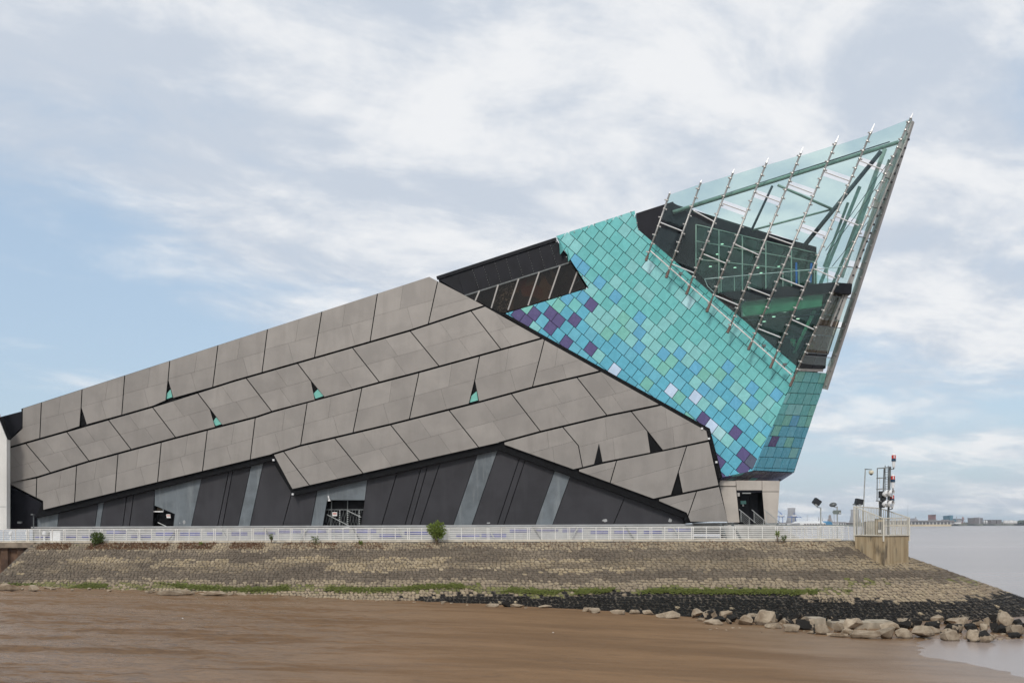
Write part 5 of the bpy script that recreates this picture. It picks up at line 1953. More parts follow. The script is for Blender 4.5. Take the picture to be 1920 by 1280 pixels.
# ---- signal mast with ladder, hoops, three beacon lamps and four lamps in a square
mt_ = lambda x, y: (1590 + x / 5.33, 840 + y / 5.33)
YM = 70.2
mast = thing('signal_mast', PY(*mt_(395, 690), YM) * 1, 'grey signal mast with caged ladder and beacon lamps above the concrete platform', 'mast')


def mp_(x, y, dy=0.0):
    return PY(*mt_(x, y), YM + dy)


def mtube(name, x0, y0, x1, y1, r, mat='galvdark', dy=0.0, parent=None):
    return MB().tube(mp_(x0, y0, dy), mp_(x1, y1, dy), r, n=8).build(name, M[mat], parent or mast)


mtube('pole', 402, 700, 420, 182, 0.085)
mtube('pole', 322, 668, 334, 440, 0.085)
mtube('pole', 350, 500, 362, 195, 0.05)
lad = mtube('ladder_rail', 368, 520, 372, 172, 0.03)
mtube('ladder_rail', 398, 520, 402, 175, 0.03)
for k in range(14):
    y = 190 + k * 24
    mtube('rung', 370, y, 400, y, 0.018)
for (x0, y0, x1, y1) in ((290, 202, 430, 192), (285, 300, 380, 298), (283, 411, 380, 402), (280, 524, 340, 538)):
    b = MB()
    # half hoop standing out from the ladder
    A_, B_ = mp_(x0, y0), mp_(x1, y1)
    pts = [A_.lerp(B_, t / 8) + Vector((0, -0.38 * math.sin(math.pi * t / 8), 0)) for t in range(9)]
    for s0, s1 in zip(pts, pts[1:]):
        b.bar(s0, s1, 0.035, 0.07)
    for s0, s1 in zip(pts, pts[1:]):
        b.bar(s0 + Vector((0, 0.76 * math.sin(math.pi * .5) * 0 + .0, 0)), s1, 0.035, 0.07)
    b.build('cage_hoop', M['galv'], mast)
mtube('cage_bar', 293, 200, 290, 525, 0.035)
mtube('cage_bar', 318, 285, 305, 560, 0.02, 'signwhite', 0.1)
for (x, y0) in ((457, 88), (449, 296), (442, 488)):
    base = mp_(x, y0 + 105)
    sc = 1.0
    px = YM / F / 5.33
    bd = MB().lathe(base, [(0.07, 0), (0.10, 0.02), (0.12, 0.40), (0.14, 0.46)], 12).build('beacon_base', M['whiteplastic'], mast)
    MB().lathe(base + Vector((0, 0, .46)), [(0.15, 0), (0.16, 0.04), (0.16, 0.19), (0.15, 0.21)], 12).build('blue_lens', M['bluelens'], bd)
    MB().lathe(base + Vector((0, 0, .67)), [(0.15, 0), (0.15, 0.03), (0.15, 0.24), (0.14, 0.26)], 12).build('red_lens', M['red'], bd)
    MB().box(base + Vector((-.03, -.155, .80)), (0.06, 0.03, 0.2)).build('lens_stripe', M['whiteplastic'], bd)
    MB().lathe(base + Vector((0, 0, .93)), [(0.15, 0), (0.12, 0.06), (0.03, 0.12), (0.02, 0.2)], 12).build('beacon_cap', M['whiteplastic'], bd)
    MB().tube(base, base + Vector((0, 0, -0.1)), 0.05).tube(base + Vector((0, 0, -0.1)), mp_(x - 42, y0 + 122), 0.035).build('bracket_arm', M['galvdark'], mast)
for (x, y) in ((373, 458), (418, 452), (370, 558), (416, 560)):
    c = mp_(x, y, -0.3)
    ax = Vector((0.75, -0.8, 0.12)).normalized()
    h = MB().lathe(c, [(0.10, -.22), (0.19, -.1), (0.25, 0.06), (0.25, 0.10)], 14, ax).build('signal_lamp', M['whiteplastic'], mast)
    MB().lathe(c, [(0.22, 0.08), (0.20, 0.13), (0.05, 0.16)], 14, ax).build('lens', M['lensglass'], h)
    b = MB()
    for k in range(8):
        a0 = math.pi * k / 8
        z = ax.cross(Vector((0, 0, 1))).normalized()
        w = ax.cross(z)
        p0 = c + ax * .08 + (z * math.cos(a0) - w * math.sin(a0) * -1 * -1) * .26
        a1 = math.pi * (k + 1) / 8
        p1 = c + ax * .08 + (z * math.cos(a1) - w * math.sin(a1)) * .26
        p0 = c + ax * .08 + (z * math.cos(a0) - w * math.sin(a0)) * .26
        if (z * math.cos(a0) - w * math.sin(a0)).z < -0.3:
            pass
        b.prism([p0, p1, p1 + ax * .2, p0 + ax * .2], [q_ + Vector((0, 0, .015)) for q_ in (p0, p1, p1 + ax * .2, p0 + ax * .2)])
    b.build('hood', M['whiteplastic'], h)
for (x, y) in ((333, 462), (338, 560), (352, 512)):
    MB().box(mp_(x, y, -0.1), (.32, .3, .5)).build('lamp_box', M['blackplastic'], mast)
MB().bar(mp_(330, 455), mp_(420, 452), 0.07).bar(mp_(330, 560), mp_(420, 560), 0.07).build('cross_arm', M['galvdark'], mast)
MB().lathe(mp_(402, 712), [(.14, 0), (.14, .05), (.09, .12), (.09, .3)], 10).build('mast_base', M['galvdark'], mast)
MB().tube(mp_(322, 668), (mp_(322, 668).x, YM, ZT), 0.085).tube(mp_(402, 700), (mp_(402, 700).x, YM, ZT), 0.085).build('mast_foot', M['galvdark'], mast)

# ---- camera pole
YC = 73.2
cp0, cp1 = PY(1616, 1008, YC), PY(1622.5, 878.5, YC)
cp0.z = 0
cpole = thing('camera_pole', cp0, 'slim grey pole with a cream dome camera beside the platform', 'camera pole')
MB().tube(cp0, cp1, 0.055, 0.045).build('pole', M['galv'], cpole)
MB().bar(PY(1621.5, 879, YC), PY(1634.5, 880, YC), 0.08, 0.06).build('arm', M['galvdark'], cpole)
q = PY(1633.5, 884.5, YC)
dm = MB().lathe(q + Vector((0, 0, -.12)), [(.10, -.05), (.19, .02), (.19, .18), (.13, .24)], 12).build('dome_camera', M['cream'], cpole)
MB().lathe(q + Vector((0, 0, -.2)), [(.03, -.05), (.10, 0), (.13, .06)], 12).build('lens_dome', M['blackplastic'], dm)


# ---- flood lamps on posts and the finger sign
def square_lamp(name, u, v, y, lean, post_u, post_top, label, w=0.55):
    q = PY(u, v, y)
    base = PY(post_u, 1006, y); base.z = 0
    t = thing(name, base, label, 'flood lamp', 'flood lamps on posts by the railing')
    pt = PY(post_u, post_top, y)
    MB().tube(base, (base.x, y, pt.z), 0.055).build('post', M['galv'], t)
    ax = Vector((math.cos(lean), 0, math.sin(lean)))
    az_ = Vector((-math.sin(lean), 0, math.cos(lean)))
    yy = Vector((0.3, 0.95, 0)).normalized()
    yy = Vector((0, 1, 0))
    hd = MB().box(q, (w, 0.5, w * .8), (ax, yy, az_)).build('lamp_head', M['blackplastic'], t)
    b = MB()
    for k in range(4):
        b.box(q - az_ * (w * .4 + .03) + ax * (-.18 + .12 * k), (.04, .4, .07), (ax, yy, az_))
    b.build('cooling_rib', M['galvdark'], hd)
    MB().box(q - az_ * (w * .4 + .06) + ax * .05 + Vector((0, -.15, 0)), (.2, .2, .12), (ax, yy, az_)).build('ballast', M['galv'], hd)
    MB().bar(q - az_ * (w * .45) + ax * 0.0, Vector((base.x - .25, y, pt.z + .05)), 0.07).bar(Vector((base.x - .3, y, pt.z + .02)), Vector((base.x, y, pt.z - .02)), 0.05).build('yoke', M['galvdark'], t)
    return t


square_lamp('flood_lamp', 1531.5, 940.5, 76.0, math.radians(-35), 1539, 951, 'black box flood lamp tilted on the post nearest to the building'.replace('nearest to', 'beside'))
square_lamp('flood_lamp', 1610.5, 940, 71.9, math.radians(-12), 1606, 946, 'black box flood lamp level with the platform railing corner', 0.5)
y = 74.5
q = PY(1562, 946, y)
base = PY(1570, 1006, y); base.z = 0
t = thing('flood_lamp', base, 'grey rounded flood lamp on the post that carries the finger sign', 'flood lamp', 'flood lamps on posts by the railing')
pt = PY(1570, 949, y)
MB().tube(base, (base.x, y, pt.z), 0.05).build('post', M['galv'], t)
ax = Vector((math.cos(.25), 0, math.sin(.25)))
hd = MB().lathe(q, [(.05, -.16), (.22, -.10), (.30, .0), (.24, .12), (.10, .18)], 14, Vector((-math.sin(.25), -.2, math.cos(.25)))).build('lamp_head', M['galvdark'], t, smooth=True)
MB().bar(q + Vector((.05, 0, -.15)), q + Vector((.30, 0, -.22)), 0.05).bar(q + Vector((.30, 0, -.22)), Vector((base.x, y, pt.z - .02)), 0.04).build('yoke', M['galv'], t)
sg = PY(1567.5, 959, y)
pl_ = MB()
fr = [PY(u, v, y - .09) for u, v in ((1561, 959.5), (1563, 956), (1577, 956), (1577, 963.5), (1563, 963.5))]
pl_.prism(list(reversed(fr)), [p + Vector((0, .04, 0)) for p in reversed(fr)])
fs_ = pl_.build('finger_sign', M['signgrey'])
tag(fs_, 'grey green finger sign plate fixed to the lamp post by the railing', 'sign')
MB().box(PY(1575, 961, y - .11), (.12, .02, .08)).build('sticker', M['signwhite'], fs_)

# ------------------------------------------------------------------ plants
def leaf_cluster(b, c, r, n, size, squash=1.0, up=0.3):
    for _ in range(n):
        while True:
            p = Vector((random.uniform(-1, 1), random.uniform(-1, 1), random.uniform(-1, 1)))
            if p.length < 1:
                break
        if p.length < 0.5 and random.random() < .6:
            p = p.normalized() * random.uniform(.6, 1)
        q = Vector(c) + Vector((p.x * r, p.y * r, p.z * r * squash))
        d = (p + Vector((0, 0, up)) + Vector((random.gauss(0, .5), random.gauss(0, .5), random.gauss(0, .5)))).normalized()
        s = d.cross(Vector((random.gauss(0, 1), random.gauss(0, 1), random.gauss(0, 1))))
        if s.length < 1e-3:
            continue
        s.normalize()
        L = size * random.uniform(.7, 1.4)
        b.add([q - s * L * .16, q + d * L * .55 - s * L * .2, q + d * L, q + d * L * .5 + s * L * .22], [(0, 1, 2, 3)])


def plant(name, u, v, w, h, label, leaf='leaf', n=900, size=.13, lobes=9, y=None):
    """bush rooted on the crest line where the sight line meets it"""
    dx, dz = ray(u, v)
    yy = y or 73.2
    for _ in range(6):
        yy = rail_y(yy * dx) - (0.75 if y is None else 0)
    base = PY(u, v, yy)
    sc = yy / F
    W_, H_ = w * sc, h * sc
    t = thing(name, base, label, 'bush' if h > 20 else 'plant')
    b = MB()
    st = MB()
    for k in range(lobes):
        a = 2 * math.pi * k / lobes + random.uniform(-.3, .3)
        rr = W_ * .30 * random.uniform(.5, 1.1)
        c = base + Vector((math.cos(a) * rr, math.sin(a) * rr * .8, H_ * random.uniform(.38, .78)))
        leaf_cluster(b, c, W_ * random.uniform(.16, .27), n // lobes, size, 1.15)
        st.tube(base - Vector((0, 0, .15)), c, 0.03, 0.012, n=5)
    for k in range(6):   # shoots standing out of the top
        a = random.uniform(0, 6.28)
        c = base + Vector((math.cos(a) * W_ * .33, math.sin(a) * W_ * .2, H_ * random.uniform(.85, .98)))
        leaf_cluster(b, c, W_ * .07, max(6, n // 60), size, 2.0, 1.0)
    st.build('stem', M['bark'], t)
    b.build('foliage', M[leaf], t)
    return t


plant('bush', 819, 1019, 36, 38, 'bright green willow bush growing through the middle of the railing', n=1500, size=.17, lobes=12)
plant('shrub', 182, 1024, 24, 24, 'low dark green shrub at the railing foot near the quay end', 'leafdark', 800, .16, 9)
for k, (u, v, w, h, lf, lab) in enumerate((
        (591, 1022, 18, 16, 'leafdark', 'thin grey green plant in the stones below the gateway'),
        (597, 1030, 9, 9, 'leaf', 'small yellow green weed just under the thin grey plant'),
        (626, 1026, 9, 7, 'weedbrown', 'small brown weed tuft under the low barrier'),
        (676, 1022, 8, 7, 'leaf', 'small green weed at the kerb between gateway and bush'),
        (758, 1027, 6, 5, 'leafdark', 'small dark weed in the stones landward of the bush'),
        (779, 1027, 6, 5, 'leaf', 'tiny green weed close to the big bush'),
        (377, 1024, 7, 7, 'leaf', 'tiny yellow green weed under the scuffed pale wall panel'),
        (509, 1014, 7, 12, 'leafdark', 'wispy stalk standing against the railing by the wall notch'),
        (1235, 1030, 8, 7, 'leaf', 'single green weed in the rubble below the pale wall base'),
        (1458, 1010, 8, 14, 'leaf', 'yellow flowering stalk behind the railing by the steps'),
        (1470, 1016, 11, 11, 'leafdark', 'small dark weed growing through the railing by the steps'),
        (148, 1031, 12, 8, 'leaf', 'yellowish weed clump on the rubble near the quay end'))):
    plant('weed', u, v, w, h, lab, lf, 130, .10, 4)

# dead brown weeds along the top of the bank
b = MB()
for _ in range(12000):
    X = random.uniform(-38.5, 27)
    dens = 1.0 if X < -19 else 0.35 if X < -10 else 0.10
    if random.random() > dens or noise.noise(Vector((X * .5, 1.0, 3.0))) < -0.15:
        continue
    d = random.uniform(0.10, 0.60)
    q = Vector((X, rail_y(X) - .3 - SLOPE * d, -d + .05))
    dr_ = Vector((random.gauss(0, .6), random.gauss(-.3, .5), random.uniform(.1, .8))).normalized()
    s = dr_.cross(Vector((random.gauss(0, 1), random.gauss(0, 1), .2))).normalized()
    L = random.uniform(.10, .28)
    b.add([q - s * .03, q + dr_ * L * .5 - s * .03, q + dr_ * L, q + s * .02], [(0, 1, 2, 3)])
o = b.build('dead_weeds', M['weedbrown'])
kind(o, 'stuff', 'brown dead weeds matted along the top of the stone bank')

# algae tufts on the green tide line, wrack on the black band
b = MB()
for _ in range(15000):
    s = random.uniform(S_MIN, 0.9)
    c, n = crest(s)
    grn = 3.14 + 0.0055 * (c.x + 39) if s < 0 else 2.85
    if s > 0 and random.random() < .75:
        continue
    d = grn + random.gauss(0, .085) - 0.30 * noise.noise(Vector((c.x * .13, 9.0, 2.0)))
    q = slope_pt(s, d)
    if noise.noise(Vector((q.x * .30, d * 1.2, 8.0))) < (-0.16 if q.x > -25 else -.02):
        continue
    t_ = Vector((-n.y, n.x, 0))
    up = Vector((n.x * .4, n.y * .4, .9))
    q = q + up * random.uniform(.05, .10)
    dr_ = (up * random.uniform(.0, .35) + t_ * random.gauss(0, .9) + n * random.uniform(.2, 1.0) + Vector((0, 0, -.3))).normalized()
    s2 = dr_.cross(up).normalized() if dr_.cross(up).length > .01 else t_
    L = random.uniform(.06, .14)
    b.add([q - s2 * .05, q + dr_ * L - s2 * .04, q + dr_ * L * 1.15 + s2 * .03, q + s2 * .05], [(0, 1, 2, 3)])
o = b.build('algae', M['algae'])
kind(o, 'stuff', 'green algae on the tide line of the bank')
b = MB()
for _ in range(24000):
    s = random.uniform(-36, ARC_MAX * 10) if False else random.uniform(-30, 0) if random.random() < .62 else random.uniform(0, ARC_MAX)
    c, n = crest(s)
    X = c.x
    top = 3.78 if s < 0 else 4.02
    if X < -2:
        top += (-2 - X) * .05
    d = random.uniform(top, 5.6)
    q = slope_pt(s, d)
    if q.z < mud_z(q.x, q.y, False) - .02 and q.y < 68:
        continue
    if noise.noise(Vector((q.x * .8, q.y * .8, 3.0))) + (d - top) * 1.2 < -.05:
        continue
    t_ = Vector((-n.y, n.x, 0))
    up = Vector((n.x * .4, n.y * .4, .9))
    q = q + up * random.uniform(.02, .08)
    dr_ = (n * .8 + Vector((0, 0, -.35)) + t_ * random.gauss(0, .7) + up * random.uniform(0, .4)).normalized()
    s2 = dr_.cross(up).normalized()
    L = random.uniform(.07, .17)
    b.add([q - s2 * .03, q + dr_ * L * .6 - s2 * .045, q + dr_ * L, q + dr_ * L * .5 + s2 * .04], [(0, 1, 2, 3)])
o = b.build('seaweed', M['bladderwrack'])
kind(o, 'stuff', 'black seaweed covering the foot of the stone bank')

# ------------------------------------------------------------------ boulders at the foot of the bank
ORD = ('first second third fourth fifth sixth seventh eighth ninth tenth eleventh twelfth thirteenth fourteenth fifteenth sixteenth seventeenth eighteenth nineteenth twentieth '
       'twenty-first twenty-second twenty-third twenty-fourth twenty-fifth twenty-sixth twenty-seventh twenty-eighth twenty-ninth thirtieth thirty-first thirty-second '
       'thirty-third thirty-fourth thirty-fifth thirty-sixth thirty-seventh thirty-eighth thirty-ninth fortieth').split()
ORD += ['forty-' + w_ for w_ in ORD[:9]] + ['fiftieth'] + ['fifty-' + w_ for w_ in ORD[:9]] + ['sixtieth']


def rock_mesh(sz, seed, flat=False):
    rnd = random.Random(seed)
    bm = bmesh.new()
    n = 13
    for i in range(n):
        v = Vector((rnd.gauss(0, 1), rnd.gauss(0, 1), rnd.gauss(0, 1))).normalized()
        v *= rnd.uniform(.80, 1.06)
        m = max(abs(v.x), abs(v.y), abs(v.z))
        v = v.lerp(v / m * .78, .45)
        bm.verts.new((v.x * sz[0], v.y * sz[1], v.z * sz[2]))
    r = bmesh.ops.convex_hull(bm, input=bm.verts)
    kill = [g_ for g_ in r.get('geom_interior', []) if isinstance(g_, bmesh.types.BMVert)]
    if kill:
        bmesh.ops.delete(bm, geom=kill, context='VERTS')
    bmesh.ops.subdivide_edges(bm, edges=bm.edges[:], cuts=2, use_grid_fill=True)
    off = Vector((seed * 3.1, seed * 1.7, 0))
    s = min(sz)
    bmesh.ops.smooth_vert(bm, verts=bm.verts[:], factor=.12, use_axis_x=True, use_axis_y=True, use_axis_z=True)
    for v in bm.verts:
        p = v.co / s
        k = noise.noise(p * 1.4 + off) * .13 + noise.noise(p * 3.6 + off) * .08 + noise.noise(p * 8 + off) * .035
        v.co += v.co.normalized() * k * s
    bmesh.ops.triangulate(bm, faces=bm.faces[:])
    vs = [v.co.copy() for v in bm.verts]
    bm.verts.index_update()
    fs = [tuple(v.index for v in f.verts) for f in bm.faces]
    bm.free()
    return vs, fs


g4 = lambda x, y: (1180 + x / 5.053, 1080 + y / 5.053)
g5 = lambda x, y: (1540 + x / 5.053, 1080 + y / 5.053)
g6 = lambda x, y: (900 + x / 4.8, 960 + y / 4.8)
g0 = lambda x, y: (x / 2.0, 960 + y / 2.0)
RK = []   # (u centre, v centre, w, h in photo px, cover 0 pale 1 part 2 black)
for (x, y, w, h, k) in ((655, 355, 105, 80, 0), (685, 412, 100, 30, 0), (770, 370, 130, 80, 1), (810, 438, 220, 50, 0), (930, 370, 120, 70, 0), (945, 430, 60, 50, 1), (1070, 410, 200, 105, 0),
                        (1170, 395, 120, 80, 0), (1300, 405, 180, 130, 0), (1420, 360, 100, 45, 0), (1390, 472, 200, 50, 0), (1480, 420, 130, 60, 1), (1545, 490, 150, 75, 0), (1690, 460, 180, 95, 1),
                        (1845, 505, 130, 90, 0), (1600, 390, 150, 80, 2), (1830, 430, 110, 80, 2), (375, 365, 225, 65, 0), (180, 342, 110, 45, 0), (50, 340, 100, 40, 0), (1740, 520, 90, 40, 1)):
    RK.append((*g4(x, y), w / 5.053, h / 5.053, k))
for (x, y, w, h, k) in ((130, 440, 110, 75, 1), (150, 552, 190, 38, 0), (165, 485, 90, 80, 1), (310, 455, 200, 95, 0), (260, 530, 110, 60, 0), (425, 545, 270, 85, 0), (630, 535, 180, 105, 0),
                        (660, 478, 190, 75, 0), (775, 460, 170, 80, 1), (800, 545, 150, 85, 0), (880, 440, 160, 95, 2), (980, 530, 180, 115, 0), (1070, 455, 140, 75, 2), (1100, 405, 125, 85, 0),
                        (1090, 505, 140, 70, 0), (1210, 420, 95, 65, 2), (1290, 430, 190, 85, 0), (1280, 495, 170, 85, 1), (1190, 530, 110, 70, 1), (1245, 575, 165, 95, 0), (1425, 490, 140, 75, 2),
                        (1490, 440, 120, 75, 1), (1540, 490, 90, 65, 0), (1590, 435, 90, 65, 0), (1640, 490, 95, 85, 2), (1455, 555, 110, 100, 0), (1535, 585, 235, 115, 1), (1735, 425, 150, 135, 0),
                        (1640, 395, 115, 65, 2), (1720, 500, 160, 85, 2), (1850, 440, 115, 65, 2), (1860, 510, 160, 115, 0), (1835, 560, 130, 55, 2), (1910, 470, 90, 60, 1), (1350, 400, 90, 55, 1)):
    RK.append((*g5(x, y), w / 5.053, h / 5.053, k))
for (x, y, w, h, k) in ((240, 825, 90, 52, 2), (335, 840, 120, 35, 0), (960, 880, 100, 40, 0), (1030, 885, 100, 50, 0), (1240, 900, 135, 45, 0), (1300, 875, 62, 42, 1), (115, 835, 110, 32, 0), (590, 850, 110, 30, 0)):
    RK.append((*g6(x, y), w / 4.8, h / 4.8, k))
for (x, y, w, h, k) in ((625, 303, 100, 18, 0), (695, 300, 62, 22, 0), (800, 305, 100, 16, 0), (900, 308, 62, 13, 0), (20, 282, 90, 24, 0), (110, 285, 80, 20, 0)):
    RK.append((*g0(x, y), w / 2, h / 2, k))
_r = random.Random(5)
for _ in range(18):
    u_ = _r.uniform(1335, 1915)
    RK.append((u_, 1160 + (u_ - 1300) * .012 + _r.uniform(-5, 5), _r.uniform(16, 28), _r.uniform(10, 16), _r.choice((2, 2, 1))))
RK.sort(key=lambda r: -r[0])
seaward = [r for r in RK if r[0] > 1290]
land = [r for r in RK if r[0] <= 1290]
front_i = back_i = 0


def size_word(w):
    return 'small' if w < 16 else 'medium' if w < 28 else 'large'


COVER = ('pale', 'pale and weed-blackened', 'black weed-covered')
frontcnt, backcnt = 0, 0
for idx, (u, v, w, h, k) in enumerate(RK):
    vb = v + h / 2
    gp_ = ground_pt(u, vb)
    sc = gp_.y / F
    # resting place lies a little behind the seen foot
    W_, H_ = w * sc, h * sc
    D_ = max(.35, min(W_, H_ * 1.6) * .8)
    sz = (W_ / 2 * 1.34, D_ / 2 * 1.3, H_ / 2 * 1.6)
    vs, fs = rock_mesh(sz, idx + 11)
    zmin = min(p.z for p in vs)
    cz = gp_.z + H_ * .46
    c = Vector((gp_.x, gp_.y + D_ * .3, cz))
    bank_row = vb < 1160 + (u - 1300) * 0.045 + 14 and u > 1300
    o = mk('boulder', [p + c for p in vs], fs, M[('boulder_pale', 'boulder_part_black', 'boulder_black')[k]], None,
           origin=(c.x, c.y, c.z + zmin), smooth=False)
    if u <= 1290:
        j = land.index((u, v, w, h, k))
        lab = f'{size_word(w)} {COVER[k]} rock on the mud edge, {ORD[j]} along from the boulder heap'
    elif bank_row:
        backcnt += 1
        lab = f'{size_word(w)} {COVER[k]} boulder, {ORD[backcnt - 1]} in the upper row from the seaward end'
    else:
        frontcnt += 1
        lab = f'{size_word(w)} {COVER[k]} boulder, {ORD[frontcnt - 1]} in the lower row from the seaward end'
    tag(o, lab, 'boulder', 'boulders at the foot of the bank')

# small broken stones between the boulders and along the mud edge
small = []
for (x, y, w, h) in ((1385, 565, 85, 45), (1660, 550, 60, 35), (1700, 590, 80, 35), (1780, 580, 60, 40), (1830, 605, 85, 25), (1890, 600, 60, 28), (1730, 540, 65, 40), (900, 570, 30, 20), (1000, 590, 40, 15)):
    small.append((*g5(x, y), w / 5.053, h / 5.053))
for _ in range(70):
    u = random.uniform(1330, 1925)
    small.append((u, 1166 + (u - 1300) * .035 + random.uniform(-8, 14), random.uniform(5, 11), random.uniform(3, 6)))
for _ in range(60):
    u = random.uniform(5, 1300)
    vtoe = 1097 + 16 * (u / 500) if u < 500 else 1113 + (u - 500) * 0.043
    small.append((u, vtoe + random.uniform(-3, 4), random.uniform(6, 22) if u < 520 else random.uniform(4, 14), random.uniform(3, 6)))
proto = []
for k in range(6):
    vs, fs = rock_mesh((1.0, .8, .6), 300 + k)
    me = bpy.data.meshes.new('broken_stone')
    me.from_pydata([tuple(v) for v in vs], [], fs)
    me.materials.append(M['boulder_pale'])
    proto.append(me)
for i, (u, v, w, h) in enumerate(small):
    gp_ = ground_pt(u, v + h / 2)
    sc = gp_.y / F
    o = bpy.data.objects.new('broken_stone', proto[i % 6])
    COL.objects.link(o)
    o.location = (gp_.x, gp_.y + .1, gp_.z + h * sc * .2)
    o.rotation_euler = (0, 0, random.uniform(-.5, .5))
    o.scale = (w * sc / 2, w * sc * .4, h * sc * .9)
    szw = 'tiny chip of' if w < 8 else 'flat piece of' if w > 13 else 'small broken'
    where = 'among the large boulders' if u > 1330 else 'at the mud edge under the long green tide line' if u > 520 else 'at the mud edge near the rusty quay wall'
    tag(o, f'{szw} pale stone {where}', 'stone', 'small broken stones on the mud')

# concrete ledge exposed between the boulders, and square block
q = ground_pt(1622, 1182)
led = thing('concrete_ledge', (q.x, q.y + .6, q.z), 'straight concrete ledge exposed between the boulders below the platform', 'ledge')
MB().box((q.x, q.y + 1.5, q.z + .18), (3.4, 1.4, .46)).build('beam', M['concrete'], led)
MB().box((q.x + .3, q.y + 1.9, q.z + .40), (3.8, 1.3, .09)).build('cap', M['concrete'], led)
MB().box((q.x - 2.5, q.y + 1.6, q.z + .3), (.9, 1.2, .75)).build('block', M['concrete'], led)

# litter on the mud
for k, (u, v, s, lab) in enumerate(((341.5, 1160, .06, 'scrap of white litter lying on the open mud below the shrub'), (1037, 1186, .04, 'tiny white scrap on the mud below the end of the bank'))):
    q = ground_pt(u, v)
    b = MB()
    b.add([(q.x - s, q.y, q.z + .02), (q.x + s, q.y - .05, q.z + .03), (q.x + s * .8, q.y + s, q.z + s * .9), (q.x - s * .6, q.y + s * 1.2, q.z + s * .7), (q.x, q.y + s * .4, q.z + s * 1.3)],
          [(0, 1, 4), (1, 2, 4), (2, 3, 4), (3, 0, 4), (0, 3, 2, 1)])
    tag(b.build('litter', M['signwhite']), lab, 'litter')

# ------------------------------------------------------------------ far shore
YS = 2500.0


def FP(u, v, y=YS):
    return PY(u, v, y)


def far_box(name, u0, v0, u1, v1, mat, parent=None, y=YS, depth=40):
    a, c = FP(u0, v0, y), FP(u1, v1, y)
    x0, x1 = min(a.x, c.x), max(a.x, c.x)
    z0, z1 = min(a.z, c.z), max(a.z, c.z)
    return MB().box(((x0 + x1) / 2, y + depth / 2, (z0 + z1) / 2), (x1 - x0, depth, z1 - z0)).build(name, M[mat], parent)


zs = ZW - 0.5
b = MB()
pts = []
random.seed(3)
for i in range(90):
    u = 1380 + i * 7.2
    top = 980.6 - random.uniform(.3, 2.0) - (1.3 if u > 1895 else 0)
    pts.append(FP(u, top, 2560))
vs = [Vector((p.x, 2560, p.z)) for p in pts] + [Vector((p.x, 2540, zs)) for p in pts] + [Vector((p.x, 2900, p.z * .9)) for p in pts]
n = len(pts)
fs = [(i, i + 1, n + i + 1, n + i) for i in range(n - 1)] + [(2 * n + i, 2 * n + i + 1, i + 1, i) for i in range(n - 1)]
o = mk('far_shore', vs, fs, M['far_land'], origin=(0, 2560, zs))
kind(o, 'structure', 'low far shore of the estuary')


def far_thing(name, u, v, label, cat, group=None, y=YS):
    p = FP(u, v, y)
    return thing(name, p, label, cat, group)


# cooling towers
for (uc, wt, vt, vb, lab) in ((1484, 14, 952, 981, 'pale cooling tower behind the blue cranes across the water'), (1603, 15, 955, 981, 'pale cooling tower beyond the landward corner of the platform')):
    y = 2650
    base = FP(uc, vb, y)
    sc = y / F
    H_ = (vb - vt) * sc
    t = thing('cooling_tower', base, lab, 'cooling tower', 'cooling towers on the far shore')
    prof = [(wt * .74 * sc, 0), (wt * .62 * sc, H_ * .25), (wt * .52 * sc, H_ * .5), (wt * .475 * sc, H_ * .72), (wt * .5 * sc, H_ * .97)]
    MB().lathe(base, prof, 20).build('shell', M['far_grey'], t, smooth=True)
    MB().lathe(base + Vector((0, 0, H_ * .97)), [(wt * .51 * sc, 0), (wt * .515 * sc, H_ * .03)], 20).build('rim', M['far_brown'], t)

# quay cranes
for (uc, vb, lab, flip) in ((1464, 981, 'blue quay crane with raised jib close to the portal wall', 1), (1488, 981, 'blue quay crane with level jib in front of the cooling tower', 0)):
    y = 2450
    t = far_thing('quay_crane', uc, vb, lab, 'crane', 'blue quay cranes on the far shore', y)
    for du in (-4, 4):
        MB().bar(FP(uc + du, vb, y), FP(uc + du * .8, 968, y), 1.3).build('leg', M['far_crane'], t)
    MB().bar(FP(uc - 6, 968, y), FP(uc + 7, 968, y), 2.2).build('girder', M['far_crane'], t)
    if flip:
        MB().bar(FP(uc + 6, 968, y), FP(uc - 5, 957.5, y), 1.3).build('jib', M['far_crane'], t)
    else:
        MB().bar(FP(uc - 12, 968.5, y), FP(uc + 15, 969.5, y), 1.5).build('jib', M['far_crane'], t)
    MB().bar(FP(uc, 968, y), FP(uc + 1, 961, y), 1.1).build('mast', M['far_crane'], t)
    MB().tube(FP(uc + 1, 961, y), FP(uc + (-5 if flip else 14), 958 if flip else 969, y), .35).build('stay', M['far_crane'], t)
    far_box('machine_house', uc - 2, 965, uc + 5, 967.6, 'far_white', t, y - 5, 8)

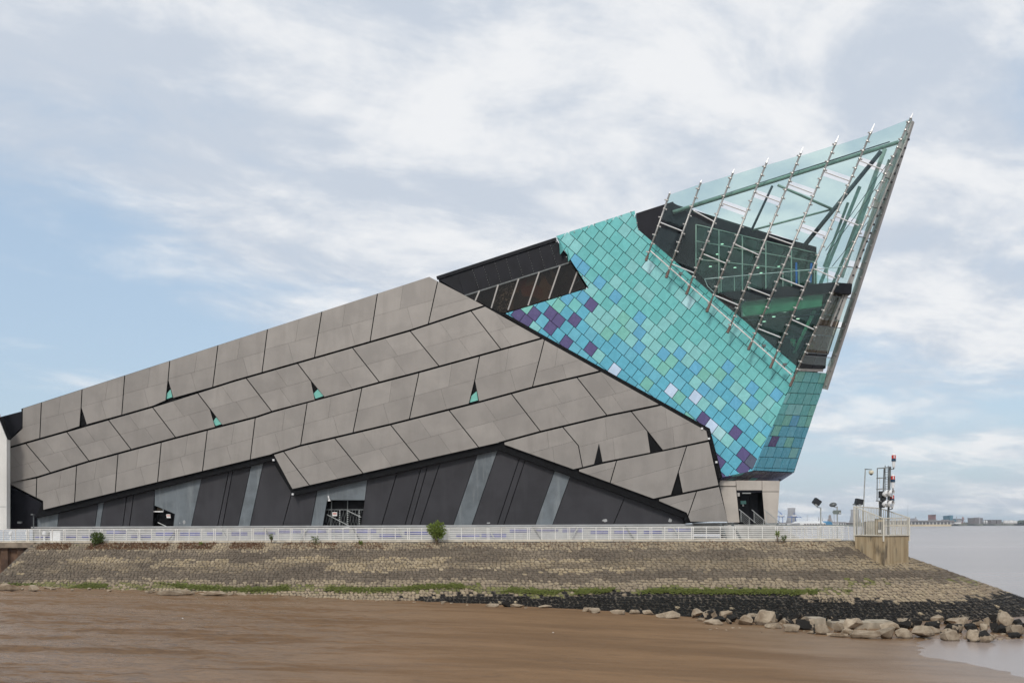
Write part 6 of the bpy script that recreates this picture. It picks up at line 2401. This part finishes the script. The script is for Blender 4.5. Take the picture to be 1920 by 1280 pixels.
# sheds with white roofs
y = 1300
t = far_thing('warehouse', 1528, 983, 'long low warehouse with a white roof and blue gable across the water', 'warehouse', None, y)
far_box('wall', 1500, 980.2, 1560, 983.5, 'far_white', t, y, 60)
a = [FP(1498, 980.2, y), FP(1548, 980.2, y), FP(1552, 976.4, y + 30), FP(1507, 976.4, y + 30)]
MB().prism(a, [p + Vector((0, 40, -.3)) for p in a]).build('roof', M['far_white'], t)
a = [FP(1548.2, 983, y - 1), FP(1561, 983, y - 1), FP(1560, 978.5, y - 1), FP(1554.5, 976.4, y - 1), FP(1549, 979, y - 1)]
MB().prism(list(reversed(a)), [p + Vector((0, 30, 0)) for p in reversed(a)]).build('gable', M['far_blue'], t)
for k in range(8):
    far_box('bay_door', 1508 + k * 5.2, 981.2, 1511 + k * 5.2, 983.3, 'far_brown', t, y - .6, .5)
for (u0, v0, u1, v1, mt, nm, lab) in ((1572, 978.5, 1586, 983, 'far_white', 'storage_shed', 'small white shed on the far quay behind the finger sign'),
                                     (1586, 979.3, 1606, 983, 'far_brown', 'container_stack', 'brown container stack on the far quay beside the white shed'),
                                     (1470, 979.6, 1497, 983, 'far_white', 'storage_shed', 'pale low shed below the blue cranes')):
    t = far_thing(nm, (u0 + u1) / 2, v1, lab, 'shed', None, 1500)
    far_box('wall', u0, v0, u1, v1, mt, t, 1500, 30)
    far_box('roof', u0 - .4, v0 - .5, u1 + .4, v0, 'far_white' if mt != 'far_white' else 'far_grey', t, 1498, 34)
    for k in range(3):
        uu = u0 + (u1 - u0) * (k + .35) / 3
        far_box('door', uu, v0 + 1.6, uu + 2, v1, 'far_dark', t, 1499, .8)
# silo tower and slim stacks
t = far_thing('silo_tower', 1556, 982, 'dark tapering silo tower rising behind the warehouse gable', 'tower')
MB().lathe(FP(1556, 982), [(7.5, 0), (6.5, 10), (3.6, 16), (3.2, 22), (1.0, 25)], 12).build('shell', M['far_brown'], t)
far_box('lift_shaft', 1558, 971, 1560, 982, 'far_grey', t, YS - 8, 8)
for (u, vt, lab) in ((1514, 965, 'thin lattice mast rising between cooling tower and flood lamp'), (1535, 969.5, 'slim stack just landward of the first lamp post'), (1542.5, 970.5, 'slim stack just seaward of the first lamp post'),
                     (1564, 965, 'slim stack behind the finger sign post'), (1702, 948, 'very thin tall mast above the platform railing corner')):
    t = far_thing('chimney', u, 982, lab, 'mast' if 'mast' in lab else 'chimney')
    MB().tube(FP(u, 982), FP(u, vt), 1.1 if 'mast' not in lab else .55, .8 if 'mast' not in lab else .25, n=8).build('shaft', M['far_grey'], t)
    MB().tube(FP(u, vt), FP(u, vt - .5), 1.0 if 'mast' not in lab else .4, n=8).build('cap', M['far_brown'], t)

# pier with a long shed
y = 1500
t = far_thing('pier', 1750, 986, 'long pale stone pier with a low shed beyond the platform', 'pier', None, y)
far_box('wall', 1640, 983.0, 1784, 986.0, 'far_pier', t, y, 25)
far_box('shed', 1640, 976.4, 1789, 982.4, 'far_grey', t, y + 40, 30)
far_box('shed_roof', 1640, 975.4, 1790, 976.6, 'far_grey', t, y + 38, 34)
for k in range(22):
    far_box('pillar', 1642 + k * 6.7, 978.2, 1643 + k * 6.7, 982.4, 'far_white', t, y + 38.5, 1)
for k in range(21):
    far_box('opening', 1644.5 + k * 6.7, 979.2, 1647.6 + k * 6.7, 982.4, 'far_dark', t, y + 39.2, .6)

t = far_thing('ship_superstructure', 1717.5, 977, 'small grey ship superstructure rising over the pier shed', 'ship')
far_box('deckhouse', 1714, 973.3, 1721, 977.5, 'far_grey', t)
far_box('bridge', 1716, 971, 1719, 973.3, 'far_grey', t)
far_box('mast', 1717, 968.6, 1717.8, 971, 'far_brown', t, YS + 5, 3)
t = far_thing('process_tower', 1753.5, 977, 'slender brown process tower on the far shore', 'tower')
far_box('shaft', 1752.6, 964.3, 1754.8, 977, 'far_red', t)
far_box('lower_stage', 1751.4, 972.8, 1755.4, 977, 'far_brown', t, YS - 6, 30)
far_box('head', 1752.2, 964, 1755.2, 965.2, 'far_brown', t, YS - 4, 20)
t = far_thing('silo_building', 1784, 978, 'dark teal block rising over the far end of the pier', 'building')
far_box('tower', 1781.2, 966.2, 1786.8, 977, 'far_teal', t)
far_box('head_house', 1783.5, 965.6, 1786.8, 966.4, 'far_blue', t, YS + 2, 20)
far_box('low_wing', 1777, 973.5, 1781, 977.5, 'far_grey', t, YS + 5, 40)
far_box('low_wing', 1787, 973, 1795, 977.5, 'far_teal', t, YS + 5, 40)
far_box('shed', 1791, 978.7, 1802, 981.6, 'far_white', t, YS - 30, 20)
t = far_thing('chimney', 1793.5, 977, 'slim grey stack beside the dark teal block', 'chimney')
MB().tube(FP(1793.4, 978), FP(1793.6, 968.5), 1.3, .9, n=8).build('shaft', M['far_grey'], t)
MB().tube(FP(1793.6, 968.5), FP(1793.6, 968), 1.2, n=8).build('cap', M['far_brown'], t)
t = far_thing('harbour_crane', 1806, 980, 'brown harbour crane between the teal block and the tall flats', 'crane')
MB().bar(FP(1804.5, 980.5), FP(1805.2, 968.3), 2.0).build('mast', M['far_red'], t)
MB().bar(FP(1805.2, 968.5), FP(1808.5, 973.5), 1.1).build('jib', M['far_red'], t)
MB().bar(FP(1803.3, 980.5), FP(1804.8, 973), 1.0).build('leg', M['far_red'], t)
MB().bar(FP(1808.2, 980.5), FP(1806, 972), 1.0).build('leg', M['far_red'], t)
far_box('cab', 1804, 973, 1807, 975, 'far_brown', t, YS - 6, 6)
t = far_thing('grain_store', 1799, 979, 'pale grey block store landward of the brown harbour crane', 'building')
far_box('wall', 1795.5, 972.6, 1803, 980, 'far_grey', t, YS + 20, 40)
far_box('roof', 1795, 972, 1803.4, 972.7, 'far_brown', t, YS + 19, 42)


def flats(u0, v0, u1, v1, mat, lab, cols, rows_, extra=None, name='apartment_block'):
    t = far_thing(name, (u0 + u1) / 2, v1, lab, 'building')
    far_box('wall', u0, v0, u1, v1, mat, t)
    far_box('roof', u0 - .2, v0 - .35, u1 + .2, v0, 'far_grey', t, YS - 1, 42)
    for i in range(cols):
        for j in range(rows_):
            uu = u0 + (u1 - u0) * (i + .25) / cols
            vv = v0 + (v1 - v0) * (j + .25) / rows_
            far_box('window', uu, vv, uu + (u1 - u0) / cols * .5, vv + (v1 - v0) / rows_ * .5, 'far_dark', t, YS - .4, .8)
    if extra:
        far_box('stair_tower', *extra, 'far_grey', t, YS - 4, 30)
    return t


flats(1828, 970.6, 1843, 981.5, 'far_brown', 'tall brown grey block with stair tower on the far shore', 7, 5, (1836, 969.3, 1838, 981.5))
flats(1858, 974.4, 1867.5, 981.6, 'far_brown', 'brown block just seaward of the white sheds on the far shore', 5, 3)
flats(1869.5, 974.2, 1878, 981.6, 'far_brown', 'brown block next to the white storage tanks on the far shore', 5, 3)
for (u0, u1, lab) in ((1844.5, 1847, 'narrow white tank beside the tall block'), (1848.5, 1851.5, 'white tank between the tall block and the brown blocks')):
    t = far_thing('storage_tank', (u0 + u1) / 2, 981.6, lab, 'tank', 'white tanks on the far shore')
    r = (u1 - u0) / 2 * YS / F
    MB().lathe(FP((u0 + u1) / 2, 981.6), [(r, 0), (r, 8), (r * .4, 9.2)], 14).build('shell', M['far_white'], t, smooth=True)
    MB().lathe(FP((u0 + u1) / 2, 981.6) + Vector((0, 0, 9.2)), [(r * .3, 0), (r * .3, .5)], 10).build('vent', M['far_grey'], t)
for (u0, u1, vt, lab) in ((1881, 1892, 974.8, 'broad white storage tank next to the brown block'), (1890, 1901, 974.3, 'broad white storage tank in the middle of the tank row'), (1899, 1907, 975.2, 'broad white storage tank beside the far trees')):
    t = far_thing('storage_tank', (u0 + u1) / 2, 981.6, lab, 'tank', 'white tanks on the far shore')
    r = (u1 - u0) / 2 * YS / F
    H_ = (981.6 - vt) * YS / F
    MB().lathe(FP((u0 + u1) / 2, 981.6), [(r, 0), (r, H_ * .85), (r * .5, H_ * .97)], 20).build('shell', M['far_white'], t, smooth=True)
    MB().lathe(FP((u0 + u1) / 2, 981.6) + Vector((0, 0, H_ * .85)), [(r * 1.03, 0), (r * 1.03, .6)], 20).build('rim', M['far_grey'], t)
# far wood
b = MB()
for _ in range(260):
    u = random.uniform(1903, 1990)
    p = FP(u, 980.5 - random.uniform(.5, 3.6) * (1 if u > 1910 else .5), 2520 + random.uniform(0, 60))
    b.lathe(p, [(1.2, -4), (4.5, -1), (3.8, 2), (1.0, 4.2)], 6)
o = b.build('far_wood', M['far_tree'])
kind(o, 'stuff', 'dark wood on the far shore beyond the storage tanks')

# ------------------------------------------------------------------ sea air
HAZE = 0.0001
if HAZE:
    b = MB().box((0, 1620, 32), (6600, 3600, 84))
    m, g = new_mat('sea_haze')
    vol = g.n('ShaderNodeVolumePrincipled', {'Color': (0.80, 0.88, 0.97, 1), 'Density': HAZE, 'Anisotropy': 0.2})
    out = g.n('ShaderNodeOutputMaterial')
    g.nt.links.new(vol.outputs[0], out.inputs['Volume'])
    o = b.build('haze', m)
    kind(o, 'stuff', 'pale sea haze over the estuary')
